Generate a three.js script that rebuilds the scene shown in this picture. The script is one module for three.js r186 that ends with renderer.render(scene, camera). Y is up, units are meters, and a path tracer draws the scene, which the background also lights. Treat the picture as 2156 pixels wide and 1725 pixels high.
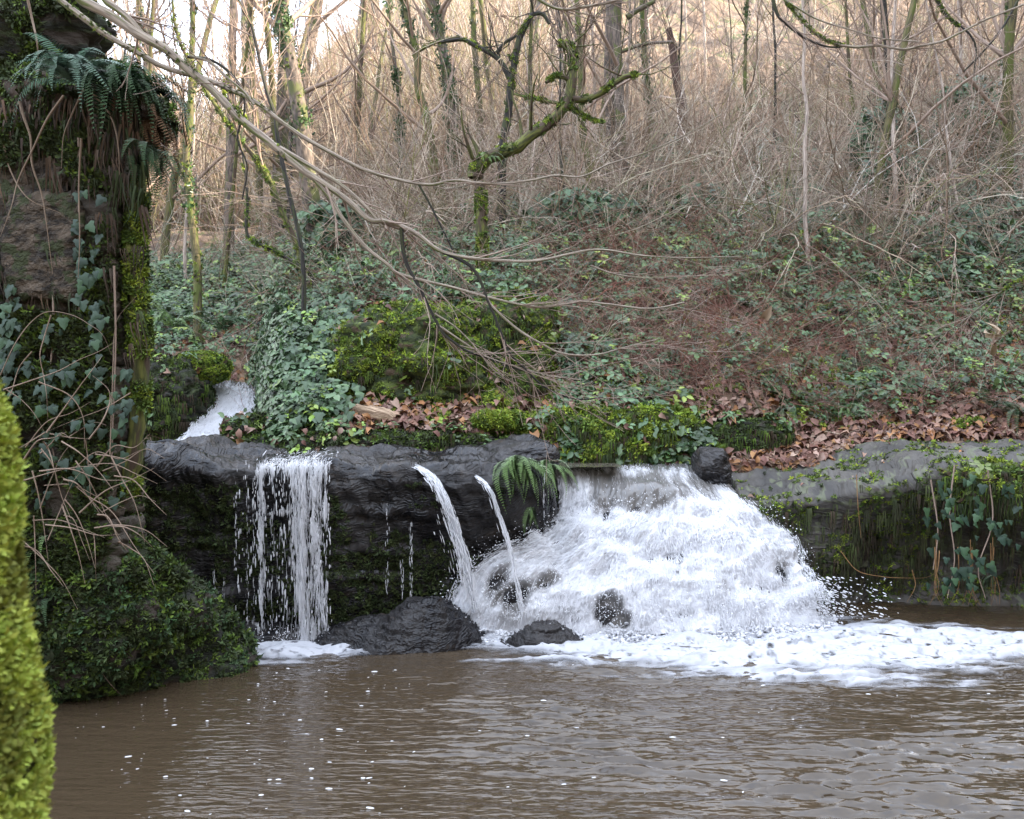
import * as THREE from 'three';
import { ImprovedNoise } from 'three/addons/math/ImprovedNoise.js';

/* ---------- camera, sky, sun, exposure ---------- */
const scene = new THREE.Scene();
const EYE = 1.5, FOC = 1939, CX = 1078, CY = 862.5;           // eye height; focal length and centre in units of a 2156 x 1725 picture
const camera = new THREE.PerspectiveCamera(2 * Math.atan(CY / FOC) * 180 / Math.PI, 1024 / 819, 0.05, 400);
camera.position.set(0, EYE, 0);
camera.lookAt(0, EYE, -10);
camera.focus = 6.4;
camera.userData.fStop = 11;
const renderer = new THREE.WebGLRenderer({ antialias: true });
renderer.toneMapping = THREE.LinearToneMapping;
renderer.toneMappingExposure = 3.95;
renderer.shadowMap.enabled = true;
{
  const W = 512, Hh = 256, data = new Float32Array(W * Hh * 4), n = new ImprovedNoise();
  for (let j = 0; j < Hh; j++) for (let i = 0; i < W; i++) {
    const el = (j + 0.5) / Hh * Math.PI - Math.PI / 2, az = (i + 0.5) / W * Math.PI * 2;
    const x = Math.cos(el) * Math.cos(az), y = Math.sin(el), z = Math.cos(el) * Math.sin(az);
    let c = 0, a = 1, f = 2.2;
    for (let k = 0; k < 5; k++) { c += a * n.noise(x * f + 3, y * f * 2 + 7, z * f + 1); a *= 0.5; f *= 2.1; }
    c = Math.min(1, Math.max(0, 0.62 + c * 0.75));
    const h = Math.pow(1 - Math.max(0, y), 3), o = (j * W + i) * 4;
    const blue = [0.62 + 0.3 * h, 0.80 + 0.2 * h, 1.12 + 0.08 * h], cloud = [1.12, 1.15, 1.24];
    for (let k = 0; k < 3; k++) data[o + k] = blue[k] * (1 - c) + cloud[k] * c;
    data[o + 3] = 1;
  }
  const t = new THREE.DataTexture(data, W, Hh, THREE.RGBAFormat, THREE.FloatType);
  t.mapping = THREE.EquirectangularReflectionMapping; t.magFilter = THREE.LinearFilter; t.minFilter = THREE.LinearFilter; t.needsUpdate = true;
  scene.background = t; scene.environment = t;
}
const SUN = new THREE.Vector3(0.97, 0.6, 0.2).normalize();
const sun = new THREE.DirectionalLight(0xffebd2, 5);
sun.position.copy(SUN).multiplyScalar(80).add(new THREE.Vector3(0, 5, -20)); sun.target.position.set(0, 5, -20);
sun.castShadow = true; sun.shadow.mapSize.set(4096, 4096);
Object.assign(sun.shadow.camera, { left: -50, right: 50, top: 40, bottom: -30, near: 1, far: 200 });
scene.add(sun, sun.target);

/* ---------- helpers ---------- */
const V = (x, y, z) => new THREE.Vector3(x, y, z);
const at = (px, py, d) => V((px - CX) / FOC * d, EYE - (py - CY) / FOC * d, -d);
function RNG(s) { let a = s >>> 0; return () => { a = (a + 0x6D2B79F5) | 0; let t = Math.imul(a ^ (a >>> 15), 1 | a); t = (t + Math.imul(t ^ (t >>> 7), 61 | t)) ^ t; return ((t ^ (t >>> 14)) >>> 0) / 4294967296; }; }
const PN = new ImprovedNoise();
const noise = (x, y, z) => PN.noise(x + 100.3, y + 57.7, z + 31.9);
function fbm(x, y, z, o = 4) { let s = 0, a = 0.5; for (let k = 0; k < o; k++) { s += a * noise(x, y, z); x *= 2.03; y *= 2.03; z *= 2.03; a *= 0.5; } return s; }
const clamp = (x, a = 0, b = 1) => Math.min(b, Math.max(a, x));
const mix = (a, b, t) => a + (b - a) * t;
const sst = (a, b, x) => { const t = clamp((x - a) / (b - a)); return t * t * (3 - 2 * t); };
function lerpKeys(keys, x) { // [[x, y], ...]
  if (x <= keys[0][0]) return keys[0][1];
  for (let i = 1; i < keys.length; i++) if (x <= keys[i][0]) return mix(keys[i - 1][1], keys[i][1], (x - keys[i - 1][0]) / (keys[i][0] - keys[i - 1][0]));
  return keys[keys.length - 1][1];
}
const col = (r, g, b) => new THREE.Color().setRGB(r, g, b);
class GB { // collects faces into one geometry
  constructor() { this.p = []; this.n = []; this.u = []; this.c = []; this.i = []; }
  get count() { return this.p.length / 3; }
  v(p, n, u, w, c) { this.p.push(p.x, p.y, p.z); if (n) this.n.push(n.x, n.y, n.z); this.u.push(u || 0, w || 0); if (c) this.c.push(c[0], c[1], c[2]); return this.count - 1; }
  geo(smooth) {
    const g = new THREE.BufferGeometry();
    g.setAttribute('position', new THREE.Float32BufferAttribute(this.p, 3));
    g.setAttribute('uv', new THREE.Float32BufferAttribute(this.u, 2));
    if (this.c.length) g.setAttribute('color', new THREE.Float32BufferAttribute(this.c, 3));
    g.setIndex(this.i);
    if (this.n.length === this.p.length) g.setAttribute('normal', new THREE.Float32BufferAttribute(this.n, 3)); else g.computeVertexNormals();
    return g;
  }
}
const _a = V(), _b = V(), _c = V();
function tube(gb, pts, rad, sides = 6, rough = 0, seed = 0) { // pts: points along the axis, rad: radius at each
  const N = pts.length; let nx = V(1, 0, 0), base = gb.count, len = 0;
  const T = V(), B = V(), q = V();
  for (let k = 0; k < N; k++) {
    T.subVectors(pts[Math.min(N - 1, k + 1)], pts[Math.max(0, k - 1)]).normalize();
    if (k === 0 && Math.abs(T.x) > 0.9) nx = V(0, 0, 1);
    nx.addScaledVector(T, -nx.dot(T)).normalize(); B.crossVectors(T, nx);
    if (k) len += pts[k].distanceTo(pts[k - 1]);
    for (let s = 0; s <= sides; s++) {
      const a = (s % sides) / sides * Math.PI * 2, c = Math.cos(a), d = Math.sin(a);
      q.set(nx.x * c + B.x * d, nx.y * c + B.y * d, nx.z * c + B.z * d);
      let r = rad[k];
      if (rough) r *= 1 + rough * (noise(q.x * 1.3 + pts[k].x * 5 + seed, q.y * 1.3 + pts[k].y * 5, q.z * 1.3 + pts[k].z * 5) + 0.6 * noise(q.x * 3 + pts[k].x * 17, q.y * 3 + pts[k].y * 17 + seed, q.z * 3));
      gb.p.push(pts[k].x + q.x * r, pts[k].y + q.y * r, pts[k].z + q.z * r); gb.n.push(q.x, q.y, q.z); gb.u.push(s / sides, len);
    }
  }
  const w = sides + 1;
  for (let k = 0; k < N - 1; k++) for (let s = 0; s < sides; s++) { const i = base + k * w + s; gb.i.push(i, i + 1, i + w, i + 1, i + w + 1, i + w); }
}
function spline(ctrl, n) { return ctrl.length < 2 ? ctrl : new THREE.CatmullRomCurve3(ctrl, false, 'centripetal').getPoints(n); }
function radii(r, n) { const o = []; for (let k = 0; k <= n; k++) { const t = k / n * (r.length - 1), i = Math.min(r.length - 2, Math.floor(t)); o.push(mix(r[i], r[i + 1], t - i)); } return o; }
// textures: tiling noise
function tileNoise(px, seed) { // lattice noise of a given period
  const r = RNG(seed), g = []; for (let k = 0; k < px * px; k++) g.push(r());
  return (u, v) => { u *= px; v *= px; const i = Math.floor(u), j = Math.floor(v), f = u - i, h = v - j, a = f * f * (3 - 2 * f), b = h * h * (3 - 2 * h), m = (x, y) => g[((y % px) + px) % px * px + ((x % px) + px) % px];
    return mix(mix(m(i, j), m(i + 1, j), a), mix(m(i, j + 1), m(i + 1, j + 1), a), b); };
}
function tex(size, fn, srgb, rep = 1) {
  const d = new Uint8Array(size * size * 4);
  for (let j = 0; j < size; j++) for (let i = 0; i < size; i++) { const c = fn(i / size, j / size), o = (j * size + i) * 4; for (let k = 0; k < 3; k++) d[o + k] = clamp(Array.isArray(c) ? c[k] : c) * 255; d[o + 3] = 255; }
  const t = new THREE.DataTexture(d, size, size); t.wrapS = t.wrapT = THREE.RepeatWrapping; t.magFilter = THREE.LinearFilter; t.minFilter = THREE.LinearMipmapLinearFilter; t.generateMipmaps = true;
  if (srgb) t.colorSpace = THREE.SRGBColorSpace; t.repeat.set(rep, rep); t.needsUpdate = true; return t;
}
const TN = [4, 8, 16, 32, 64, 128].map((p, k) => tileNoise(p, 11 + k));
const tf = (u, v, a = 0, b = 5) => { let s = 0, w = 0, q = 1; for (let k = a; k <= b; k++) { s += q * TN[k](u, v); w += q; q *= 0.6; } return s / w; };
const toS = c => c <= 0.0031308 ? c * 12.92 : 1.055 * Math.pow(c, 1 / 2.4) - 0.055;
const S3 = (r, g, b) => [toS(r), toS(g), toS(b)];
const lerp3 = (a, b, t) => [mix(a[0], b[0], t), mix(a[1], b[1], t), mix(a[2], b[2], t)];

const used = {};
function numbered(n) { used[n] = (used[n] ?? -1) + 1; return used[n] ? n + '_' + String(used[n]).padStart(3, '0') : n; }
function shade(o) { o.castShadow = o.receiveShadow = true; return o; }
function thing(name, label, category, group) { const o = new THREE.Group(); o.name = numbered(name); o.userData = { label, category }; if (group) o.userData.group = group; scene.add(o); return o; }
function part(parent, name, geo, mat, label) { const m = shade(new THREE.Mesh(geo, mat)); m.name = name; if (label) m.userData.label = label; parent.add(m); return m; }
function single(name, geo, mat, label, category, group) { const m = shade(new THREE.Mesh(geo, mat)); m.name = numbered(name); m.userData = { label, category }; if (group) m.userData.group = group; scene.add(m); return m; }
function structure(name, geo, mat) { const m = shade(new THREE.Mesh(geo, mat)); m.name = name; m.userData = { kind: 'structure' }; scene.add(m); return m; }
function seat(g, base) { g.position.copy(base); for (const c of g.children) c.position.sub(base); return g; } // put a group's origin at the thing's base
const UP = V(0, 1, 0), _q = new THREE.Quaternion(), _q2 = new THREE.Quaternion(), _s = V(), _m = new THREE.Matrix4();
// items: {p, n (up of the copy), a (turn), s (scale, number or vector), c (colour)}
function copies(parent, name, geo, mat, items, label, category) {
  const im = shade(new THREE.InstancedMesh(geo, mat, items.length)); im.name = parent === scene ? numbered(name) : name; im.userData = { kind: 'stuff' };
  if (label) im.userData.label = label; if (category) im.userData.category = category;
  items.forEach((t, k) => { im.setMatrixAt(k, placeM(t)); im.setColorAt(k, t.c || WHITE); });
  parent.add(im); return im;
}
const WHITE = col(1, 1, 1);
function placeM(t) {
  if (t.q) _q.copy(t.q); else { _q.setFromUnitVectors(UP, t.n || UP); _q.multiply(_q2.setFromAxisAngle(UP, t.a || 0)); }
  if (typeof t.s === 'number') _s.set(t.s, t.s, t.s); else _s.copy(t.s);
  return _m.compose(t.p, _q, _s);
}
function sampler(geo, seed) { // random points on a geometry, evenly by area
  const p = geo.attributes.position, ix = geo.index, n = ix.count / 3, acc = new Float32Array(n); let sum = 0;
  const A = V(), B = V(), C = V(), E = V(), F = V(), r = RNG(seed);
  for (let k = 0; k < n; k++) { A.fromBufferAttribute(p, ix.getX(3 * k)); B.fromBufferAttribute(p, ix.getX(3 * k + 1)); C.fromBufferAttribute(p, ix.getX(3 * k + 2)); sum += E.subVectors(B, A).cross(F.subVectors(C, A)).length() / 2; acc[k] = sum; }
  return { area: sum, r, next() {
    const w = r() * sum; let lo = 0, hi = n - 1; while (lo < hi) { const m = (lo + hi) >> 1; if (acc[m] < w) lo = m + 1; else hi = m; }
    A.fromBufferAttribute(p, ix.getX(3 * lo)); B.fromBufferAttribute(p, ix.getX(3 * lo + 1)); C.fromBufferAttribute(p, ix.getX(3 * lo + 2));
    let u = r(), v = r(); if (u + v > 1) { u = 1 - u; v = 1 - v; }
    E.subVectors(B, A); F.subVectors(C, A);
    return { p: V().copy(A).addScaledVector(E, u).addScaledVector(F, v), n: V().crossVectors(E, F).normalize() };
  } };
}
const jit = (r, c, a) => { const k = 1 + (r() - 0.5) * 2 * a; return col(c[0] * k * (1 + (r() - 0.5) * a * 0.5), c[1] * k, c[2] * k * (1 + (r() - 0.5) * a * 0.5)); };
function rdir(r) { const z = r() * 2 - 1, a = r() * 6.283, s = Math.sqrt(1 - z * z); return V(s * Math.cos(a), z, s * Math.sin(a)); }

/* ---------- materials ---------- */
const std = (o) => new THREE.MeshStandardMaterial(o);
const strata = tex(512, (u, v) => { const w = 0.1 * tf(u, v, 0, 2), a = 1 - Math.abs(2 * TN[3]((u * 0.25) % 1, (v + w) % 1) - 1), b = TN[5]((u * 0.25) % 1, (v + w) % 1); return clamp(0.35 * a * a + 0.2 * b + 0.6 * tf(u, v, 1, 5) - 0.1); });
const strataFine = strata.clone(); strataFine.repeat.set(2.3, 2.3); strataFine.needsUpdate = true;
const grainT = tex(512, (u, v) => tf(u, v, 1, 5));
const wetCol = tex(512, (u, v) => { const t = tf(u, v, 0, 5), k = tf((u + 0.37) % 1, (v * 2) % 1, 1, 5); return S3(...lerp3(lerp3([0.012, 0.0115, 0.013], [0.032, 0.03, 0.03], sst(0.35, 0.65, t)), [0.05, 0.038, 0.03], sst(0.58, 0.75, k) * 0.6)); }, true);
const wetRough = tex(256, (u, v) => 0.09 + 0.3 * sst(0.35, 0.65, tf(u, v, 0, 4)));
const M = {};
M.wetRock = new THREE.MeshPhysicalMaterial({ ior: 1.34, map: wetCol, roughness: 1, roughnessMap: wetRough, bumpMap: strataFine, bumpScale: 0.013 });
const greyCol = tex(512, (u, v) => { const t = tf(u, v, 0, 5), l = sst(0.6, 0.68, tf((u * 1) % 1, (v * 3) % 1, 2, 4)); return S3(...lerp3(lerp3([0.028, 0.025, 0.021], [0.085, 0.076, 0.064], sst(0.3, 0.7, t)), [0.11, 0.125, 0.065], l * 0.6)); }, true);
M.greyRock = std({ map: greyCol, roughness: 0.62, bumpMap: strata, bumpScale: 0.02 });
const mossCol = tex(512, (u, v) => { const t = tf(u, v, 1, 5), k = tf((u + 0.5) % 1, v, 0, 3); return S3(...lerp3(lerp3([0.02, 0.028, 0.01], [0.085, 0.115, 0.022], sst(0.3, 0.7, t)), [0.075, 0.05, 0.03], sst(0.52, 0.68, k))); }, true);
const grainFine = grainT.clone(); grainFine.repeat.set(4, 4); grainFine.needsUpdate = true;
mossCol.repeat.set(3, 3);
M.mossRock = std({ map: mossCol, roughness: 0.95, bumpMap: grainFine, bumpScale: 0.02 });
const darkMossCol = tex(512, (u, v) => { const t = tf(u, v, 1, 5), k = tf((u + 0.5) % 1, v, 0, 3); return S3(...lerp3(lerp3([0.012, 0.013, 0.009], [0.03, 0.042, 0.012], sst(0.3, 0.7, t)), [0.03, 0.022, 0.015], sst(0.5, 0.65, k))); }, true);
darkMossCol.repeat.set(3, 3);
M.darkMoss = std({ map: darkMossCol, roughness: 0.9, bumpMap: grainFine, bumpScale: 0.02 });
const soilCol = tex(1024, (u, v) => { const t = tf(u, v, 1, 5), k = tf((u + 0.3) % 1, (v + 0.1) % 1, 0, 4), e = tf((u + 0.7) % 1, (v + 0.6) % 1, 3, 5); return S3(...lerp3(lerp3([0.07, 0.048, 0.034], [0.22, 0.15, 0.1], sst(0.3, 0.7, t)), lerp3([0.09, 0.105, 0.035], [0.3, 0.2, 0.13], sst(0.4, 0.6, e)), sst(0.48, 0.62, k))); }, true);
M.soil = std({ map: soilCol, roughness: 0.95, bumpMap: grainT, bumpScale: 0.05 });
const barkCol = (a, b, c, s) => tex(256, (u, v) => { const t = TN[3]((u * 1) % 1, (v * 0.5) % 1) * 0.5 + tf(u, v, 2, 5) * 0.5, k = tf((u + s) % 1, (v + s) % 1, 0, 3); return S3(...lerp3(lerp3(a, b, sst(0.3, 0.7, t)), c, sst(0.5, 0.62, k))); }, true);
const barkMat = (a, b, c, s) => std({ map: barkCol(a, b, c, s), roughness: 0.85, bumpMap: grainT, bumpScale: 0.006 });
M.barkBrown = barkMat([0.06, 0.05, 0.042], [0.17, 0.135, 0.11], [0.09, 0.1, 0.035], 0.1);
M.barkGreen = barkMat([0.06, 0.055, 0.03], [0.14, 0.125, 0.05], [0.09, 0.11, 0.025], 0.3);
M.barkDark = barkMat([0.012, 0.011, 0.01], [0.04, 0.036, 0.03], [0.04, 0.048, 0.018], 0.5);
M.barkPale = barkMat([0.3, 0.25, 0.21], [0.5, 0.42, 0.36], [0.24, 0.2, 0.17], 0.7);
M.barkLimb = barkMat([0.2, 0.165, 0.13], [0.4, 0.34, 0.27], [0.15, 0.17, 0.06], 0.4);
M.barkMoss = barkMat([0.045, 0.05, 0.015], [0.13, 0.14, 0.03], [0.06, 0.04, 0.025], 0.2);
M.twig = std({ color: col(0.27, 0.2, 0.155), roughness: 0.75 });
M.twigDark = std({ color: col(0.07, 0.048, 0.04), roughness: 0.7 });
M.tint = std({ color: 0xffffff, roughness: 0.8 });                       // copies bring their own colour
M.leaf = std({ color: 0xffffff, roughness: 0.42 });
M.fernLeaf = new THREE.MeshPhysicalMaterial({ color: col(0.055, 0.12, 0.045), roughness: 1, transmission: 0.35, thickness: 0 });
M.fernBrown = std({ color: col(0.13, 0.07, 0.03), roughness: 0.85 });
M.mossTuft = std({ color: 0xffffff, roughness: 0.8 });
M.foam = std({ color: col(0.7, 0.71, 0.74), roughness: 0.4 });
M.litter = std({ color: 0xffffff, roughness: 0.75 });

/* ---------- the lie of the land ---------- */
// each column: sight line at px; [distance, picture row] of the ground along it
const COLS = [
  [-1200, [[6.5, 900], [8, 800], [10, 690], [14, 590], [20, 480], [30, 380], [45, 300], [80, 260]]],
  [150, [[7, 975], [8.6, 960], [9.6, 930], [10.2, 840], [11.5, 700], [13, 630], [17, 540], [24, 470], [34, 400], [45, 350], [80, 320]]],
  [400, [[7, 1000], [8.6, 985], [9.7, 970], [10.1, 860], [10.5, 790], [11, 730], [11.5, 690], [14, 600], [18, 530], [25, 470], [35, 400], [45, 340], [80, 300]]],
  [545, [[7, 1000], [8.6, 985], [9.8, 970], [10.2, 850], [10.6, 790], [11, 720], [11.5, 670], [14, 580], [18, 520], [25, 455], [35, 370], [45, 300], [80, 230]]],
  [600, [[7.1, 990], [7.4, 950], [7.8, 880], [8.4, 720], [9.2, 660], [11, 580], [15, 520], [22, 445], [30, 370], [45, 260], [80, 190]]],
  [750, [[7.1, 980], [7.3, 945], [7.6, 890], [8.0, 850], [8.4, 740], [8.9, 665], [9.6, 610], [11, 550], [15, 490], [22, 400], [30, 300], [45, 150], [80, 60]]],
  [1000, [[7.2, 985], [7.4, 945], [7.6, 900], [8.0, 860], [8.4, 740], [8.8, 660], [9.5, 600], [10.5, 540], [14, 455], [20, 340], [28, 200], [40, 20], [80, -300]]],
  [1250, [[7.6, 1000], [7.8, 900], [8.1, 840], [8.6, 740], [9.1, 660], [9.7, 590], [11, 505], [14, 420], [20, 280], [28, 80], [40, -150], [80, -400]]],
  [1500, [[7.6, 985], [8.0, 915], [8.4, 835], [9, 725], [9.6, 625], [10.3, 560], [12, 480], [15, 380], [20, 240], [28, 30], [40, -200], [80, -450]]],
  [1750, [[7.6, 985], [8.3, 915], [8.7, 855], [9.3, 745], [9.9, 645], [10.4, 565], [11.5, 505], [14, 400], [18, 250], [25, 20], [40, -250], [80, -500]]],
  [2156, [[7.6, 985], [8.2, 905], [8.7, 835], [9.4, 745], [10, 650], [10.6, 590], [12, 490], [14, 380], [18, 200], [24, 0], [40, -280], [80, -550]]],
  [3200, [[7, 950], [8, 860], [9, 770], [10, 660], [12, 500], [16, 260], [24, -50], [40, -300], [80, -550]]],
].map(([px, k]) => [px, k.map(([d, py]) => [d, EYE - (py - CY) / FOC * d])]);
function colH(k, d) { const c = COLS[k][1], d0 = c[0][0]; return d < d0 ? mix(c[0][1], -0.7, clamp((d0 - d) / 0.5)) : lerpKeys(c, d); }
function ground(x, z) {
  const d = -z, sunBlockHill = 19 * sst(9, 21, x) * sst(-19, -11, z) * sst(40, 20, z);  // unseen hill added on the right to keep the sun off the gorge
  if (d < 3.2) { // the near bank, on which the mossy trunk stands, and the ground behind the viewer
    const near = sst(3.1, 2.0, d) * 0.85 - 0.75 + sst(-1, -16, d) * 12 + 0.1 * fbm(x * 0.7, 3, z * 0.7);  // rise behind the viewer is added, out of view, to dim camera-facing surfaces
    return near + sunBlockHill;
  }
  const px = clamp(x / Math.max(d, 0.1) * FOC + CX, -1200, 3200);
  let k = 0; while (k < COLS.length - 2 && px > COLS[k + 1][0]) k++;
  const t = clamp((px - COLS[k][0]) / (COLS[k + 1][0] - COLS[k][0]));
  let h = mix(colH(k, d), colH(k + 1, d), t * t * (3 - 2 * t));
  const w = sst(7.4, 8.2, d);
  h += w * (0.16 * fbm(x * 1.3, 1.7, z * 1.3) + 0.10 * fbm(x * 4, 5.1, z * 4, 3)) + sst(12, 20, d) * 1.3 * fbm(x * 0.25, 9, z * 0.25, 3);
  if (d < 7) h = Math.min(h, -0.55 + 0.12 * fbm(x * 0.8, 2, z * 0.8));
  const sideL = sst(-4.0, -5.5, x) * sst(8, 7, d);
  h += sideL * 2.2 * sst(3, 5, d);
  return h + sunBlockHill;
}
function gnormal(x, z) { const e = 0.08; return V(ground(x - e, z) - ground(x + e, z), 2 * e, ground(x, z - e) - ground(x, z + e)).normalize(); }
function sheet(us, vs, fn) { const gb = new GB(); for (const v of vs) for (const u of us) { const p = fn(u, v); gb.v(p, null, p.x * 0.5 + p.y * 0.2, p.z * 0.5 + p.y * 0.35); }
  const W = us.length; for (let j = 0; j < vs.length - 1; j++) for (let i = 0; i < W - 1; i++) { const a = j * W + i; gb.i.push(a, a + 1, a + W, a + 1, a + W + 1, a + W); } return gb.geo(); }
{ // one sheet of land, finer near the stream
  const xs = [], zs = [];
  for (let k = -160; k <= 160; k++) { const s = k / 160; xs.push(Math.sign(s) * (7 * Math.abs(s) + 58 * Math.pow(Math.abs(s), 3.2))); }
  for (let k = 0; k <= 60; k++) zs.push(45 - 47.8 * Math.pow(k / 60, 0.6));
  for (let d = 3; d < 13; d += 0.06) zs.push(-d);
  for (let d = 13; d < 82; d *= 1.025) zs.push(-d);
  structure('ground', sheet(xs, zs, (x, z) => V(x, ground(x, z), z)), M.soil);
}

/* ---------- rocks ---------- */
// a lump of layered rock: size, squareness p, strata tilted about z by tilt
function rockGeo(sx, sy, sz, seed, { p = 3, nu = 90, nv = 60, amp = 0.12, layers = 9, step = 0.05, tilt = 0.12, freq = 1.6 } = {}) {
  const gb = new GB(), m = Math.max(sx, sy, sz), ct = Math.cos(tilt), st = Math.sin(tilt);
  for (let j = 0; j <= nv; j++) for (let i = 0; i < nu; i++) {
    const th = j / nv * Math.PI, ph = i / nu * Math.PI * 2;
    let x = Math.sin(th) * Math.cos(ph), y = Math.cos(th), z = Math.sin(th) * Math.sin(ph);
    const r = Math.pow(Math.abs(x) ** p + Math.abs(y) ** p + Math.abs(z) ** p, -1 / p);
    const X = x * r * sx, Y = y * r * sy, Z = z * r * sz;
    let k = 1 + amp * 2 * fbm(X / m * freq + seed, Y / m * freq + seed * 1.7, Z / m * freq, 5);
    const e = (Y * ct + X * st) / m, wv = 0.35 * fbm(X / m * 1.8, Y / m * 1.8 + seed, Z / m * 1.8, 4), l = (e + wv) * layers, f = l - Math.floor(l), on = noise(X / m * 2.2 + Math.floor(l) * 7.1, seed, Z / m * 2.2);
    k += step * (sst(0, 0.3, f) * sst(1, 0.4, f) - 0.4) * clamp(0.25 + 1.4 * on) + step * 0.55 * (1 - 2 * Math.abs(noise(X / m * 3, (e + wv) * 14, Z / m * 3 + seed))) + step * 0.25 * noise(X / m * 14, e * 24, Z / m * 14);
    const P = V(X * k, Y * (1 + (k - 1) * 0.6), Z * k);
    gb.v(P, null, P.x * 0.8 + P.z * 0.6, P.y + P.z * 0.35);
  }
  for (let j = 0; j < nv; j++) for (let i = 0; i < nu; i++) { const a = j * nu + i, b = j * nu + (i + 1) % nu; gb.i.push(a, b, a + nu, b, b + nu, a + nu); }
  return gb.geo();
}
// a ledge: closed profile swept along x
function ledgeGeo(n, m, colFn, seed, { amp = 0.05, layer = 0.05, lay = 11, dip = 0.06 } = {}) {
  const gb = new GB(), rows = [];
  for (let i = 0; i <= n; i++) {
    const t = i / n, { x, prof } = colFn(t), pts = new THREE.CatmullRomCurve3(prof.map(([d, y]) => V(0, y, -d)), true, 'catmullrom', 0.35).getSpacedPoints(m);
    const end = Math.pow(clamp(Math.min(t, 1 - t) / 0.035), 0.45), c = V(); pts.forEach(q => c.addScaledVector(q, 1 / pts.length));
    rows.push(pts.slice(0, m).map(q => V(x, mix(c.y, q.y, end), mix(c.z, q.z, end))));
  }
  for (let i = 0; i <= n; i++) for (let j = 0; j < m; j++) {
    const q = rows[i][j], a = rows[i][(j + m - 1) % m], b = rows[i][(j + 1) % m];
    _a.subVectors(b, a); const ny = -_a.z, nz = _a.y, l = Math.hypot(ny, nz) || 1;     // outward in the y-z plane
    const yy = (q.y + q.x * dip - q.z * 0.3) * lay + 0.9 * fbm(q.x * 1.1, q.y * 2, q.z * 1.1 + seed, 3), f = yy - Math.floor(yy);
    const on = noise(q.x * 1.3 + Math.floor(yy) * 5.3, q.z * 1.3, seed), e = q.y + q.x * dip - q.z * 0.3 + 0.1 * fbm(q.x * 1.4, q.y * 1.4, q.z * 1.4 + seed, 4);
    let h = amp * 2 * fbm(q.x * 2.2 + seed, q.y * 3, q.z * 2.2, 5);
    h += layer * (sst(0, 0.25, f) * sst(1, 0.4, f) - 0.4) * clamp(0.2 + 1.5 * on) + 0.035 * (0.35 - Math.abs(fbm(q.x * 3.5, e * 7, q.z * 3.5 + seed, 4)) * 2) + 0.014 * noise(q.x * 9, e * 20, q.z * 9) + 0.009 * noise(q.x * 24, e * 34, q.z * 24);
    const P = V(q.x + 0.05 * noise(q.y * 3, q.z * 3, seed), q.y + ny / l * h, q.z + nz / l * h);
    gb.v(P, null, P.x * 0.9, P.y * 0.9 + P.z * 0.7);
  }
  for (let i = 0; i < n; i++) for (let j = 0; j < m; j++) { const a = i * m + j, b = i * m + (j + 1) % m; gb.i.push(a, a + m, b, b, a + m, b + m); }
  return gb.geo();
}
const XF = (px, d) => (px - CX) / FOC * d, YF = (py, d) => EYE - (py - CY) / FOC * d;
// left ledge
const leftLip = [[230, 945], [290, 962], [380, 965], [540, 985], [700, 990], [860, 985], [885, 990], [930, 985], [985, 1005], [1010, 1008], [1050, 985], [1110, 962], [1180, 985]];
const leftBack = [[230, 930], [350, 922], [470, 950], [540, 958], [700, 948], [880, 950], [1000, 942], [1080, 930], [1130, 928], [1180, 960]];
const leftFace = [[230, 5.9], [400, 6.1], [560, 6.15], [860, 6.2], [1000, 6.25], [1100, 6.35], [1180, 6.6]];
const leftLedge = ledgeGeo(330, 150, t => {
  const px = mix(225, 1185, t), d = lerpKeys(leftFace, px), lip = YF(lerpKeys(leftLip, px), d), bk = YF(lerpKeys(leftBack, px), d + 0.95);
  const under = 0.22 * sst(700, 900, px) + 0.06;
  return { x: XF(px, d), prof: [[d + under + 0.15, -0.6], [d + under, 0.1], [d + under * 0.6, 0.45], [d + 0.04, lip - 0.3], [d - 0.02, lip - 0.1], [d + 0.05, lip], [d + 0.25, mix(lip, bk, 0.25)], [d + 0.6, mix(lip, bk, 0.7)], [d + 0.95, bk], [d + 1.15, bk - 0.2], [d + 1.2, -0.6]] };
}, 3.1, { amp: 0.055, layer: 0.075, lay: 12, dip: -0.03 });
const ledgeL = thing('rock_ledge', 'long dark wet rock ledge with thin streams of water spilling over its lip', 'rock');
part(ledgeL, 'rock', leftLedge, M.wetRock); seat(ledgeL, V(-1.2, -0.6, -6.6));
// right ledge
const rightLip = [[1540, 1050], [1640, 1052], [1740, 1045], [1850, 1022], [1930, 1000], [1990, 985], [2060, 975], [2160, 972], [2500, 970]];
const rightLedge = ledgeGeo(240, 150, t => {
  const px = mix(1530, 2480, t), d = lerpKeys([[1530, 7.0], [1650, 6.85], [1800, 6.8], [2000, 6.65], [2160, 6.6], [2500, 6.5]], px), lip = YF(lerpKeys(rightLip, px), d), bk = YF(lerpKeys([[1530, 965], [1700, 948], [1850, 938], [2000, 930], [2160, 935], [2500, 930]], px), 8.3);
  const u = 0.1 + 0.28 * sst(1750, 1900, px);
  return { x: XF(px, d), prof: [[d + 0.35, -0.6], [d + u + 0.1, 0.1], [d + u, lip * 0.5], [d + 0.05, lip - 0.16], [d, lip - 0.05], [d + 0.12, lip + 0.02], [d + 0.5, mix(lip, bk, 0.4)], [d + 1.0, mix(lip, bk, 0.75)], [8.3, bk], [8.6, bk - 0.15], [8.6, -0.6]] };
}, 8.4, { amp: 0.05, layer: 0.05, lay: 12, dip: 0.12 });
const ledgeR = thing('rock_ledge', 'broad grey rock slab with green moss streaks on its flat top beside the wide cascade', 'rock');
part(ledgeR, 'rock', rightLedge, M.greyRock); seat(ledgeR, V(3, -0.6, -7.4));
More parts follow.
